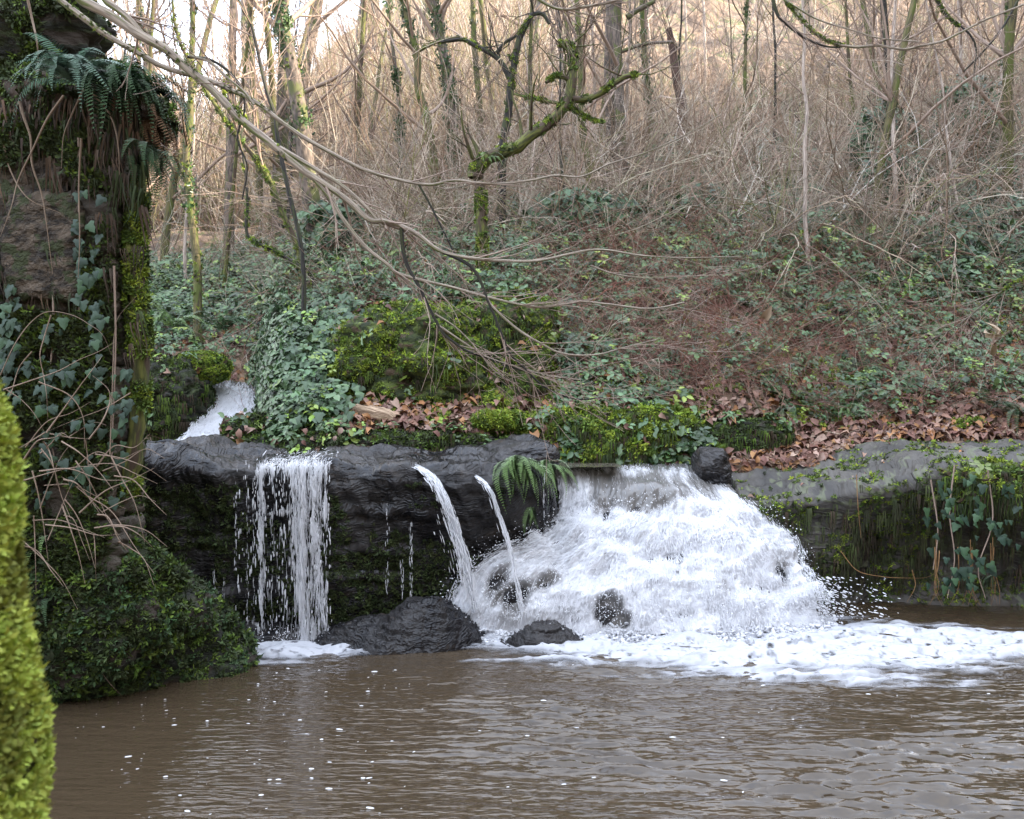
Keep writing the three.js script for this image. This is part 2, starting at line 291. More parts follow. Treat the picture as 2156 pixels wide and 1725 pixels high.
function boulder(name, label, px, py, d, size, seed, mat, opt = {}, category = 'rock', group) {
  const g = rockGeo(...size, seed, opt); if (opt.turn) g.rotateY(opt.turn); if (opt.roll) g.rotateZ(opt.roll);
  const m = single(name, g, mat, label, category, group); m.position.copy(at(px, py, d)); return m;
}
// a wet rock of thin split layers rising from the water: w wide, l deep, height given across its width
function layeredRock(w, l, hs, seed, layer = 0.036) {
  const N = 190, K = 120, gb = new GB();
  for (let j = 0; j <= K; j++) for (let i = 0; i <= N; i++) {
    const u = i / N * 2 - 1, v = j / K * 2 - 1, x = u * w, z = v * l, e = Math.hypot(u, v * 0.97) + 0.22 * fbm(u * 1.7 + seed, v * 1.7, seed, 4);
    let h = lerpKeys(hs, u) * (1 - Math.pow(clamp(e), 2.6)) + 0.05 * fbm(x * 4, seed, z * 4, 4) - 0.25 * sst(0.9, 1.25, e);
    const q = (h + 0.10 * x + 0.05 * fbm(x * 5, 2, z * 5 + seed, 4)) / layer, f = q - Math.floor(q);
    h += layer * (sst(0.42, 0.72, f) - f) * 0.97 + 0.006 * noise(x * 40, seed, z * 40) + 0.004 * noise(x * 90, 1, z * 90);
    gb.v(V(x + 0.012 * noise(h * 40, z * 6, seed), h, z + 0.014 * noise(x * 6, h * 45, seed)), null, x, z + h);
  }
  for (let j = 0; j < K; j++) for (let i = 0; i < N; i++) { const a = j * (N + 1) + i; gb.i.push(a, a + N + 1, a + 1, a + 1, a + N + 1, a + N + 2); }
  return gb.geo();
}
{ const m = single('boulder', layeredRock(0.67, 0.36, [[-1, 0.1], [-0.5, 0.17], [-0.1, 0.2], [0.1, 0.31], [0.45, 0.36], [0.75, 0.28], [1, 0.12]], 2.2), M.wetRock, 'glistening black layered boulder in the pool beside the narrow spouts', 'rock'); m.position.set(XF(832, 5.9), -0.04, -5.98); }
{ const m = single('boulder', layeredRock(0.36, 0.22, [[-1, 0.08], [-0.2, 0.17], [0.3, 0.16], [1, 0.06]], 5.3, 0.028), M.wetRock, 'small black boulder ringed by white foam below the wide cascade', 'rock'); m.position.set(XF(1143, 5.92), -0.04, -5.92); }
boulder('boulder', 'flat wet stone shelf at the foot of the dark ledge', 520, 1335, 6.1, [0.42, 0.07, 0.22], 6.3, M.wetRock, { p: 2.6, layers: 10 });
boulder('boulder', 'dark angular rock at the top corner of the wide cascade', 1497, 985, 7.35, [0.13, 0.15, 0.2], 9.1, M.wetRock, { p: 3.2, layers: 8, amp: 0.2 });
boulder('boulder', 'wet rock with a pointed crest at the end of the dark ledge', 1105, 975, 6.75, [0.24, 0.15, 0.32], 12.7, M.wetRock, { p: 2.6, layers: 10, amp: 0.22, tilt: -0.5, roll: 0.18 });
const mossy = [];
const mb = (label, px, py, d, size, seed, opt, mat = M.mossRock) => { const m = boulder('mossy_rock', label, px, py, d, size, seed, mat, { nu: 120, nv: 80, p: 2.6, amp: 0.32, freq: 2.6, ...opt }, 'mossy rock'); mossy.push(m); return m; };
const MR = {
  slab: mb('tall mossy rock face with a bare brown patch below the leaning tree', 880, 795, 8.35, [0.74, 0.62, 0.42], 21, { layers: 7, step: 0.09 }),
  rightSlab: mb('square mossy rock under the drooping twigs', 1085, 770, 8.5, [0.34, 0.62, 0.4], 22, { p: 3.6, layers: 6 }),
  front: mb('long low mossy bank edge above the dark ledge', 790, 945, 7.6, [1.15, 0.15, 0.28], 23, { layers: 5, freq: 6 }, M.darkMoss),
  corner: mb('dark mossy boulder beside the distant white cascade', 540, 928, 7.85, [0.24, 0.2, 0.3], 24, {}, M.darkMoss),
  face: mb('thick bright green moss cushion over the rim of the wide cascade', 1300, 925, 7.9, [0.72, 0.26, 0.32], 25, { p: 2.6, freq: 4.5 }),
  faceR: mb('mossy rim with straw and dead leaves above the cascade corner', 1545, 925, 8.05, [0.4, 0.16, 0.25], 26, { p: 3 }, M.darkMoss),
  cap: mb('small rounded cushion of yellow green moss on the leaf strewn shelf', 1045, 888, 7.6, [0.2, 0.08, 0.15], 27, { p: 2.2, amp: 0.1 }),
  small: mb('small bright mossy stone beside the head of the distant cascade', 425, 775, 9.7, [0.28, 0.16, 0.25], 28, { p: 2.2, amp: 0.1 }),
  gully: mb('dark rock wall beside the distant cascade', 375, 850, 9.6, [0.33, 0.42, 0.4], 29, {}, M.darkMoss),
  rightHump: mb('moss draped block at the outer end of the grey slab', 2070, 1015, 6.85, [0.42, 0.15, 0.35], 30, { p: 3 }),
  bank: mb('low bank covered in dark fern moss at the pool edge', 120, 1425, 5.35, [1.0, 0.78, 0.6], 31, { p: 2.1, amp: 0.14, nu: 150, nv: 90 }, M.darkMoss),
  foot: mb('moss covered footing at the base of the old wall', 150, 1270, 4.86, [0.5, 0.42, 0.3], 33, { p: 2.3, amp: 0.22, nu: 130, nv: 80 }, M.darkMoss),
  tuft: mb('little moss hummock among fallen leaves on the grey slab', 2035, 905, 8.35, [0.2, 0.1, 0.14], 32, { p: 2.2, amp: 0.1 }),
};
// rock bed below the cascades
const pf = (g) => g;
function patch(ctrl, ns, nt) { // smooth surface through a grid of [px, py, d]; returns eval(s, t)
  const rows = ctrl.map(r => new THREE.CatmullRomCurve3(r.map(([a, b, c]) => at(a, b, c)), false, 'catmullrom', 0.5));
  const cache = new Map();
  return (s, t) => { const q = rows.map(c => c.getPoint(clamp(s))); return new THREE.CatmullRomCurve3(q, false, 'catmullrom', 0.5).getPoint(clamp(t)); };
}
function gridOf(evalFn, ns, nt) { const g = []; for (let j = 0; j <= nt; j++) { const r = []; for (let i = 0; i <= ns; i++) r.push(evalFn(i / ns, j / nt)); g.push(r); } return g; }
function gridGeo(g, fn) { // fn(p, n, s, t) -> {p, c}
  const nt = g.length - 1, ns = g[0].length - 1, gb = new GB(), T = V(), S = V(), N = V();
  for (let j = 0; j <= nt; j++) for (let i = 0; i <= ns; i++) {
    S.subVectors(g[j][Math.min(ns, i + 1)], g[j][Math.max(0, i - 1)]); T.subVectors(g[Math.min(nt, j + 1)][i], g[Math.max(0, j - 1)][i]); N.crossVectors(T, S).normalize();
    const o = fn(g[j][i].clone(), N, i / ns, j / nt); gb.v(o.p, null, i / ns * 2.3, j / nt * 1.4, o.c);
  }
  const W = ns + 1; for (let j = 0; j < nt; j++) for (let i = 0; i < ns; i++) { const a = j * W + i; gb.i.push(a, a + W, a + 1, a + 1, a + W, a + W + 1); }
  return gb.geo();
}

/* ---------- water ---------- */
const CASC = [
  [[1120, 985, 7.6], [1210, 980, 7.65], [1300, 975, 7.7], [1390, 972, 7.72], [1460, 966, 7.75], [1520, 968, 7.75]],
  [[1168, 1000, 7.1], [1240, 998, 7.1], [1320, 995, 7.15], [1400, 995, 7.2], [1480, 1010, 7.2], [1560, 1035, 7.2]],
  [[1172, 1090, 6.88], [1240, 1080, 6.8], [1330, 1070, 6.75], [1430, 1060, 6.8], [1540, 1080, 6.85], [1630, 1090, 6.95]],
  [[1105, 1132, 6.42], [1190, 1145, 6.45], [1300, 1140, 6.45], [1430, 1130, 6.48], [1570, 1140, 6.6], [1685, 1160, 6.78]],
  [[985, 1190, 6.2], [1105, 1215, 6.16], [1270, 1225, 6.18], [1430, 1215, 6.22], [1590, 1220, 6.3], [1715, 1235, 6.5]],
  [[905, 1318, 6.05], [1060, 1330, 6.0], [1250, 1338, 6.0], [1440, 1335, 6.02], [1620, 1330, 6.08], [1760, 1310, 6.35]],
];
const cEval = patch(CASC), cGrid = gridOf(cEval, 120, 130);
const humps = [[0.44, 0.34, 0.16, 0.08, 0.06], [0.42, 0.9, 0.1, 0.1, 0.07], [0.2, 0.86, 0.12, 0.08, 0.05], [0.75, 0.62, 0.16, 0.12, 0.06]]; // s, t, widths, height of rocks under the water
const humpAt = (s, t) => { let h = 0; for (const [a, b, w, v, k] of humps) h += k * Math.exp(-(((s - a) / w) ** 2) - (((t - b) / v) ** 2)); return h; };
const lumps = (s, t) => 0.2 * fbm(s * 7 + 2, t * 7, 11, 4) * sst(0.25, 0.45, t) * sst(1, 0.93, t);
const lumpHump = (s, t) => humpAt(s, t) + lumps(s, t);
const cSurf = (s, t) => { const p = cEval(s, t); return p; };
// how much white water: 0 glassy or bare, 1 dense
function white(s, t) {
  const g = Math.exp(-(((s - 0.44) / 0.22) ** 2) - (((t - 0.33) / 0.085) ** 2));                       // smooth grey water over a sunken boulder
  let k = 0.3 + 0.6 * sst(0.24, 0.5, t + 0.2 * Math.abs(s - 0.42)) - 0.75 * g - 0.3 * sst(0.2, 0.1, t);
  k += 1.0 * fbm(s * 10 + 1.5 * t + 0.6 * noise(s * 6, t * 6, 1), t * 4.5, 4.4, 4) + 0.4 * fbm(s * 40 + t * 4, t * 5, 2.2, 2);
  for (const [a, b, u, v, w] of [[0.42, 0.9, 0.035, 0.05, 1.3], [0.455, 0.95, 0.03, 0.03, 1.1], [0.13, 0.84, 0.04, 0.08, 1.25], [0.2, 0.88, 0.035, 0.07, 1.25], [0.26, 0.8, 0.03, 0.06, 0.8], [0.5, 0.62, 0.03, 0.05, 0.5], [0.33, 0.66, 0.03, 0.05, 0.45], [0.07, 0.66, 0.03, 0.05, 0.8], [0.62, 0.8, 0.03, 0.07, 0.55], [0.7, 0.84, 0.025, 0.06, 0.55], [0.84, 0.6, 0.03, 0.08, 0.6], [0.9, 0.72, 0.03, 0.08, 0.6], [0.56, 0.48, 0.06, 0.04, 0.4]]) k -= w * Math.exp(-(((s - a) / u) ** 2) - (((t - b) / v) ** 2));
  k -= 0.7 * sst(0.9, 1.0, s) * sst(0.95, 0.3, t) + 0.4 * sst(0.08, 0, s) * sst(0.3, 0.6, t);
  return clamp(k);
}
const cascade = thing('waterfall', 'wide white cascade fanning out over rocks into the pool', 'waterfall');
part(cascade, 'rock_bed', gridGeo(cGrid, (p, n, s, t) => { const e = sst(0, 0.04, s) * sst(1, 0.96, s); return { p: p.addScaledVector(n, -0.07 - 0.25 * (1 - e) + humpAt(s, t) * 1.1 + 0.05 * fbm(s * 9, t * 9, 2)) }; }), M.wetRock);
const waterCol = std({ color: 0xffffff, vertexColors: true, roughness: 0.16, bumpMap: grainT, bumpScale: 0.01 });
const foamyWater = (t, s, sh) => { const w = white(s, t) * sh; return [mix(0.14, 0.7, sst(0.05, 0.8, w)), mix(0.135, 0.705, sst(0.05, 0.8, w)), mix(0.13, 0.73, sst(0.05, 0.8, w))]; };
part(cascade, 'water_sheet', gridGeo(gridOf(cEval, 260, 300), (p, n, s, t) => {
  const edge = Math.min(s, 1 - s, 0.5), e = sst(0, 0.03, edge), w = white(s, t);
  const h = humpAt(s, t) + lumps(s, t) + 0.03 * fbm(s * 22 + 3 * t, t * 4.5, 7, 4) + w * 0.035 * fbm(s * 60, t * 16, 3, 3) - 0.12 * (1 - e) - 0.05 * clamp(0.45 - w) * sst(0.5, 0.75, t) * 3;
  return { p: p.addScaledVector(n, h), c: foamyWater(t, s, 1) };
}), waterCol);
// streak of white water, 1 m long along y
const streakGeo = (() => { const gb = new GB(), N = 6; for (let k = 0; k <= N; k++) { const t = k / N, w = Math.pow(Math.sin(Math.PI * clamp(t, 0.02, 0.98)), 0.7) * 0.5, b = 0.03 * Math.sin(t * 7); for (const [x, z] of [[-w, 0], [0, w * 0.8], [w, 0]]) gb.v(V(x, t - 0.5, z + b), null, 0, 0); }
  for (let k = 0; k < N; k++) for (let s = 0; s < 2; s++) { const a = k * 3 + s; gb.i.push(a, a + 1, a + 3, a + 1, a + 4, a + 3); } return gb.geo(); })();
const dropGeo = new THREE.IcosahedronGeometry(1, 1);
const _mx = new THREE.Matrix4(), _x = V(), _y = V(), _z = V();
function along(dir, nrm) { _y.copy(dir).normalize(); _z.copy(nrm).addScaledVector(_y, -nrm.dot(_y)).normalize(); _x.crossVectors(_y, _z); return new THREE.Quaternion().setFromRotationMatrix(_mx.makeBasis(_x, _y, _z)); }
function streaks(evalFn, whiteFn, count, seed, { lift = 0.05, len = [0.03, 0.11], wid = [0.002, 0.007], humpFn, swirl = 0, ragged = 0 } = {}) {
  const r = RNG(seed), out = [];
  for (let k = 0; k < count * 6 && out.length < count; k++) {
    const s = r(), t = Math.pow(r(), 0.85), w = whiteFn(s, t);
    if (r() > w * w * 0.95 + 0.02) continue;
    const p = evalFn(s, t), pt = evalFn(s + (r() - 0.5) * 0.01, Math.min(1, t + 0.02)), ps = evalFn(Math.min(1, s + 0.02), t);
    const T = V().subVectors(pt, p), S = V().subVectors(ps, p); if (T.lengthSq() < 1e-9 || S.lengthSq() < 1e-9) continue;
    const N = V().crossVectors(T, S).normalize(); T.normalize().addScaledVector(N, (r() - 0.4) * 0.16).addScaledVector(S.normalize(), (r() - 0.5) * 0.18 + swirl * noise(s * 9, t * 7, 5));
    p.addScaledVector(N, (humpFn ? humpFn(s, t) : 0) + 0.003 + lift * r() * r() * r() * (0.3 + w));
    if (ragged) { const f = Math.max(0, noise(s * 17, t * 9, 8)); p.addScaledVector(N, ragged * f * r()); }
    const L = mix(len[0], len[1], r() * r() * r()), W = mix(wid[0], wid[1], r() * r()), g = clamp(0.45 + 0.6 * w + 0.25 * noise(s * 50, t * 4, 3) + 0.15 * (r() - 0.5), 0.3, 1);
    out.push({ p, q: along(T, N), s: V(W, L, W), c: col(g, g, g) });
  }
  return out;
}
copies(cascade, 'white_water', streakGeo, M.foam, streaks(cEval, white, 40000, 5, { humpFn: lumpHump, len: [0.015, 0.17], wid: [0.0012, 0.0075], swirl: 0.45, ragged: 0.06 }));
{ // spray along the foot and the right edge
  const r = RNG(77), it = [];
  for (let k = 0; k < 6500; k++) { const s = r(), p = cEval(s, k < 3000 ? 0.86 + 0.14 * r() : 0.4 + 0.55 * r()); p.y += Math.abs((r() + r() + r() - 1.5)) * 0.14 + 0.02; p.z += 0.03; p.z += 0.12 * (r() - 0.2); p.x += (r() - 0.5) * 0.1; const q = 0.0016 + 0.005 * r() * r() * r(); it.push({ p, s: V(q, q * (1 + r()), q), n: rdir(r) }); }
  for (let k = 0; k < 420; k++) { const t = r() * r(), p = at(1720 + t * 190, 1215 + r() * 90, 6.3 + 0.3 * r()); const q = 0.002 + 0.007 * r() * r(); it.push({ p, q: along(V(1, -0.35 + 0.5 * (r() - 0.5), 0.2), V(0, 0, 1)), s: V(q * 0.7, q * (1 + 2 * r()), q * 0.7) }); }
  copies(cascade, 'spray', dropGeo, M.foam, it);
  const lump = []; for (let k = 0; k < 4200; k++) { const s = 0.02 + 0.98 * r(), p = cEval(s, 1); p.z += 0.22 * Math.pow(r(), 1.4) - 0.08; p.x += (r() - 0.5) * 0.08; const hh = 0.05 + 0.07 * Math.max(0, 0.5 + noise(p.x * 4, 3, p.z * 4)); p.y = 0.0 + hh * r() * sst(0.2, -0.05, p.z - cEval(s, 1).z); const q = 0.003 + 0.014 * r() * r(); lump.push({ p, n: rdir(r), s: V(q * (1 + r()), q * 0.7, q) }); }
  copies(cascade, 'boiling_foam', dropGeo, std({ color: col(0.6, 0.61, 0.64), roughness: 0.5 }), lump);
}
seat(cascade, V(1.1, 0, -6.2));
// curtain of water over the dark ledge
{
  const fall = thing('waterfall', 'thin curtain of falling water in front of the dark ledge', 'waterfall');
  const E = (s, t0) => { const px = mix(mix(548, 690, s), mix(562, 702, s), t0), lip = 1.115 + 0.02 * noise(s * 7, 1, 4); if (t0 < 0.09) { const k = t0 / 0.09; return V(XF(px, 6.1), lip + 0.03 * (1 - k), -mix(6.5, 6.1, k)); } const t = (t0 - 0.09) / 0.91; return V(XF(px, 6.1) + 0.012 * noise(s * 9, t * 2, 1), mix(lip, 0.0, t * (0.55 + 0.45 * t)), -(6.1 - 0.15 * Math.sqrt(t))); };
  const band = (s, t) => { let k = 0.12 + 1.3 * fbm(s * 11 + noise(t * 3, 1, 2) * 0.4, t * 1.3 + 3, 2.5, 3) + 1.5 * fbm(s * 20, t * 7, 8, 3); for (const [a, b] of [[0.03, 0.03], [0.5, 0.1], [0.66, 0.05], [0.85, 0.07], [0.97, 0.03]]) k += 0.5 * Math.exp(-(((s - a - 0.08 * t * (a === 0.5 ? 1 : 0)) / b) ** 2)); k -= 1.1 * Math.exp(-(((s - 0.26) / 0.15) ** 2)) * sst(0.1, 0.2, t); k += 0.9 * sst(0.2, 0.02, t) + 0.3 * sst(0.88, 1, t); return clamp(k); };
  copies(fall, 'white_water', streakGeo, M.foam, streaks(E, band, 6600, 9, { lift: 0.1, len: [0.02, 0.26], wid: [0.0018, 0.0075], swirl: 0.1 }));
  const r = RNG(31), it = [];
  for (let k = 0; k < 700; k++) { const s = -0.35 + 1.5 * r(), t = 0.05 + r() * 0.95; if (s > 0 && s < 1 && r() < 0.4) continue; if (s < 0 && noise(s * 40, 1, 2) < 0) continue; if (s > 1.06) continue; const p = E(s, t); p.z += 0.08 * r(); const q = 0.0015 + 0.003 * r(); it.push({ p, s: V(q, q * (2 + 7 * r()), q) }); }
  for (let k = 0; k < 500; k++) { const p = E(r() * 1.3 - 0.15, 1); p.y = 0.01 + 0.11 * r() * r(); p.z += 0.25 * (r() - 0.4); const q = 0.0015 + 0.004 * r() * r(); it.push({ p, s: q }); }
  copies(fall, 'droplets', dropGeo, M.foam, it);
  seat(fall, V(-1.43, 0, -5.96));
}
// two narrow spouts
function spout(label, path, w0, w1, n, seed) {
  const g = thing('water_spout', label, 'waterfall'), c = spline(path.map(a => at(...a)), 60), r = RNG(seed), it = [];
  const core = new GB(); tube(core, c, radii([w0 * 0.5, w0 * 0.55, w1 * 0.35, w1 * 0.2], 60), 8, 0.5, seed);
  part(g, 'water_core', core.geo(), new THREE.MeshPhysicalMaterial({ color: col(0.75, 0.77, 0.8), roughness: 0.12, transmission: 0.6, thickness: 0 }));
  for (let k = 0; k < n; k++) { const f = r() * 58, i = Math.floor(f), p = c[i].clone().lerp(c[i + 1], f - i), T = V().subVectors(c[i + 1], c[i]), a = r() * 6.28, w = mix(w0, w1, f / 60) * Math.sqrt(r()) * (1 + 0.35 * noise(f * 0.5, a, seed)); p.x += Math.cos(a) * w * 0.6 - (r() < 0.12 ? w * r() * 1.6 : 0); p.z += Math.sin(a) * w * 0.5 + 0.01;
    T.normalize().add(rdir(r).multiplyScalar(0.07)); const W = 0.002 + 0.005 * r() * r(); it.push({ p, q: along(T, V(0, 0.2, 1)), s: V(W, 0.02 + 0.12 * r() * r(), W) }); }
  copies(g, 'white_water', streakGeo, M.foam, it); seat(g, c[c.length - 1].clone()); return g;
}
spout('thicker of two narrow spouts arching off the dark ledge', [[868, 978, 6.4], [885, 986, 6.22], [910, 1005, 6.1], [938, 1055, 6.02], [962, 1125, 6.0], [982, 1200, 5.98], [1000, 1290, 5.98]], 0.032, 0.085, 1500, 41);
spout('thin thread of water spouting beside the ferns on the dark ledge', [[985, 1000, 6.45], [1008, 1006, 6.25], [1030, 1028, 6.15], [1052, 1085, 6.1], [1075, 1160, 6.05], [1095, 1260, 6.0], [1105, 1320, 6.0]], 0.018, 0.03, 650, 43);
{ // fine drips from the ledge
  const r = RNG(90), it = [];
  for (const [px, y0, y1, n] of [[495, 1010, 1200, 30], [520, 1000, 1330, 60], [535, 1000, 1330, 60], [430, 1230, 1320, 22], [450, 1200, 1330, 30], [470, 1210, 1330, 26], [815, 1060, 1250, 40], [865, 1100, 1260, 70], [845, 1180, 1260, 30], [1145, 1000, 1090, 20]]) for (let k = 0; k < n; k++) { const p = at(px + (r() - 0.5) * 5 + 5 * noise(k * 0.2, px, 1), mix(y0, y1, r()), 6.06); const q = 0.0006 + 0.001 * r(); it.push({ p, s: V(q, q * (4 + 16 * r()), q) }); }
  copies(scene, 'dripping_water', dropGeo, M.foam, it, 'fine drips of water falling from the dark ledge', 'water drips');
}
// distant cascade
const CF = [
  [[445, 790, 10.1], [490, 800, 10.2], [525, 806, 10.2], [548, 825, 10.1]],
  [[438, 815, 9.85], [480, 820, 9.9], [520, 828, 9.9], [552, 850, 9.8]],
  [[415, 870, 9.5], [450, 870, 9.45], [490, 872, 9.4], [545, 880, 9.3]],
  [[395, 910, 9.15], [430, 910, 9.1], [465, 912, 9.0], [500, 912, 8.9]],
  [[358, 940, 8.8], [410, 955, 8.6], [450, 962, 8.5], [500, 968, 8.4]],
];
{
  const f = thing('waterfall', 'small distant white cascade tumbling between mossy rocks', 'waterfall'), E = patch(CF), w = (s, t) => clamp(0.55 + 0.8 * sst(0.1, 0.5, t) + 0.9 * fbm(s * 8, t * 4, 6, 3) - 0.4 * sst(0.12, 0, s) - 0.5 * sst(0.25, 0.05, t));
  part(f, 'water_sheet', gridGeo(gridOf(E, 80, 110), (p, n, s, t) => { const k = w(s, t); return { p: p.addScaledVector(n, -0.02 + 0.05 * fbm(s * 12, t * 9, 3)), c: [mix(0.1, 0.8, k), mix(0.1, 0.81, k), mix(0.1, 0.84, k)] }; }), waterCol);
  copies(f, 'white_water', streakGeo, M.foam, streaks(E, w, 9000, 15, { len: [0.03, 0.12], wid: [0.003, 0.009] }));
  seat(f, at(430, 960, 8.6));
}
// stream behind the ledge: shallow water running to the cascade
{
  const gb = new GB(), NX = 200, NZ = 40;
  for (let j = 0; j <= NZ; j++) for (let i = 0; i <= NX; i++) { const px = mix(300, 1300, i / NX), d = mix(8.8 - 1.1 * sst(380, 620, px), 6.95, j / NZ), y = 1.065 + 0.03 * sst(700, 300, px) + 0.012 * fbm(px * 0.02, 2, d * 9, 3); gb.v(V(XF(px, 7.4), y, -d), null, XF(px, 7.4), d); }
  for (let j = 0; j < NZ; j++) for (let i = 0; i < NX; i++) { const a = j * (NX + 1) + i; gb.i.push(a, a + NX + 1, a + 1, a + 1, a + NX + 1, a + NX + 2); }
  const g = gb.geo(); structure('stream_water', g, new THREE.MeshPhysicalMaterial({ color: col(0.16, 0.14, 0.11), roughness: 0.08, transmission: 0.4, thickness: 0, ior: 1.33, bumpMap: grainT, bumpScale: 0.008 }));
}
// the pool
const rippleT = tex(512, (u, v) => 0.5 * TN[4]((u * 0.25) % 1, v) + 0.3 * TN[5]((u * 0.25) % 1, v) + 0.4 * TN[3]((u * 0.25) % 1, v) - 0.1);
const fallPts = [at(1250, 1338, 6.02), at(1440, 1335, 6.02), at(1620, 1330, 6.08), at(1060, 1320, 6.25), at(630, 1345, 6.05), at(960, 1330, 6.2)];
function agit(x, z) { // how rough the pool is
  const m = Math.exp(-(((x - 1.3) / 2.2) ** 2) - (((z + 5.6) / 0.9) ** 2)), c = Math.exp(-(((x + 1.4) / 0.45) ** 2) - (((z + 5.8) / 0.3) ** 2)); return clamp(m + 0.6 * c);
}
const bend = (x, z) => z + 0.05 * x * x * 0.35 - 0.06 * x;     // crests bow round the foot of the falls
function pool(x, z) {
  const a = agit(x, z), right = sst(-0.9, 0.8, x), zz = bend(x, z) + 0.08 * noise(x * 0.9, 4, z * 0.9);
  const rip = 0.4 + 2.2 * clamp(0.35 + 1.6 * noise(x * 0.9, 12, zz * 2.2));
  let h = 0.012 * right * noise(x * 1.3, 1.3, zz * 8) + 0.012 * (0.1 + right) * noise(x * 2.4 + 9, 2.2, zz * 17) * rip + 0.011 * (0.06 + right) * noise(x * 4.5, 5.5, zz * 33) * rip + 0.004 * right * rip * noise(x * 14, 9.5, zz * 38);
  h += 0.008 * noise(x * 0.9, 8, z * 2.4) + a * (0.055 * fbm(x * 3.2, 6, z * 5, 4) + 0.02 * fbm(x * 11, 7, z * 15, 3));
  return h * (0.55 + 0.45 * sst(-5.6, -4.4, -Math.abs(z + 0)));
}
{
  const xs = [], zs = []; for (let x = -4.2; x <= 5.2; x += 0.0135) xs.push(x); for (let d = 2.2; d <= 7.5; d += 0.0125) zs.push(-d);
  const gb = new GB(); for (const z of zs) for (const x of xs) gb.v(V(x, pool(x, z), z), null, x, z);
  const W = xs.length; for (let j = 0; j < zs.length - 1; j++) for (let i = 0; i < W - 1; i++) { const a = j * W + i; gb.i.push(a, a + 1, a + W, a + 1, a + W + 1, a + W); }
  structure('water', gb.geo(), new THREE.MeshPhysicalMaterial({ color: col(0.104, 0.074, 0.045), roughness: 0.035, transmission: 0.5, thickness: 0, ior: 1.5, bumpMap: rippleT, bumpScale: 0.006 }));
}
// stones on the bed, dim through the brown water
for (const [px, py, sx] of [[430, 1520, 0.3], [700, 1490, 0.26], [560, 1600, 0.2], [860, 1640, 0.16], [300, 1640, 0.34], [1250, 1600, 0.24], [1900, 1560, 0.3], [1620, 1680, 0.2]]) { const d = EYE * FOC / (py - CY), g = rockGeo(sx, 0.16, sx * 0.6, px * 0.1, { p: 2.2, nu: 50, nv: 30 }), m = single('submerged_stone', g, M.darkMoss, 'dim dark stone lying under the brown water of the pool', 'stone', 'stones under the pool water'); m.position.set(XF(px, d), -0.24, -d - 0.1); }
// foam drifting on the pool
function foamAt(x, z) {
  const zf = -5.75 + 0.28 * sst(0, 1.6, x) - 0.35 * sst(1.9, 3.4, x) + 0.12 * noise(x * 1.7, 2, 0) - 0.3 * sst(0.5, -0.4, x); // outer edge of the white water
  let k = sst(1.0, -0.3, z - zf) * sst(-0.65, -0.15, x) * sst(-7.0, -6.3, z - 0.18 * sst(2, 3.4, x) * 2.5);
  k = Math.max(k, 1.3 * Math.exp(-(((x + 1.5) / 0.55) ** 2) - (((z + 5.76) / 0.3) ** 2)));
  const n = fbm(x * 1.6, 3, z * 5.5, 5), m = fbm(x * 5 + 4, 1, z * 17, 4), core = sst(0.55, 0.95, k);
  return clamp(mix(k * 1.25 + (n * 1.5 + m * 1.0) * sst(0, 0.3, k) - 0.38, 0.85 + 0.4 * n, core));
}
{
  const gb = new GB(), st = 0.0135, al = [], X0 = -2.2, X1 = 5, Z0 = -7.1, Z1 = -4.9, nx = Math.round((X1 - X0) / st), nz = Math.round((Z1 - Z0) / st), id = new Int32Array((nx + 1) * (nz + 1)).fill(-1), val = new Float32Array((nx + 1) * (nz + 1));
  for (let j = 0; j <= nz; j++) for (let i = 0; i <= nx; i++) { const x = X0 + i * st, z = Z0 + j * st, k = foamAt(x, z); val[j * (nx + 1) + i] = k; }
  const vert = (i, j) => { const o = j * (nx + 1) + i; if (id[o] < 0) { const x = X0 + i * st, z = Z0 + j * st, k = val[o]; id[o] = gb.count; gb.v(V(x, pool(x, z) + 0.004 + k * (0.02 + 0.11 * fbm(x * 2.6, 4, z * 6, 4) + 0.012 * Math.abs(noise(x * 14, 2, z * 24))), z), null, x, z); al.push(1, 1, 1, sst(0.0, 0.9, k)); } return id[o]; };
  for (let j = 0; j < nz; j++) for (let i = 0; i < nx; i++) { const o = j * (nx + 1) + i; if (Math.max(val[o], val[o + 1], val[o + nx + 1], val[o + nx + 2]) < 0.02) continue; const a = vert(i, j), b = vert(i + 1, j), c = vert(i, j + 1), d = vert(i + 1, j + 1); gb.i.push(a, c, b, b, c, d); }
  const g = gb.geo(); g.setAttribute('color', new THREE.Float32BufferAttribute(al, 4));
  const lace = tex(512, (u, v) => { const a = Math.abs(tf(u, v, 2, 4) - 0.5) * 7, b = tf(u, v, 3, 5); return clamp(1.35 - a * 0.35 + (b - 0.5)); });
  const m = single('foam', g, new THREE.MeshPhysicalMaterial({ color: col(0.43, 0.44, 0.47), vertexColors: true, transparent: true, roughness: 0.5, alphaMap: lace, bumpMap: grainT, bumpScale: 0.012 }), 'churning white foam spreading over the pool below the falls', 'foam'); m.userData.kind = 'stuff';
}
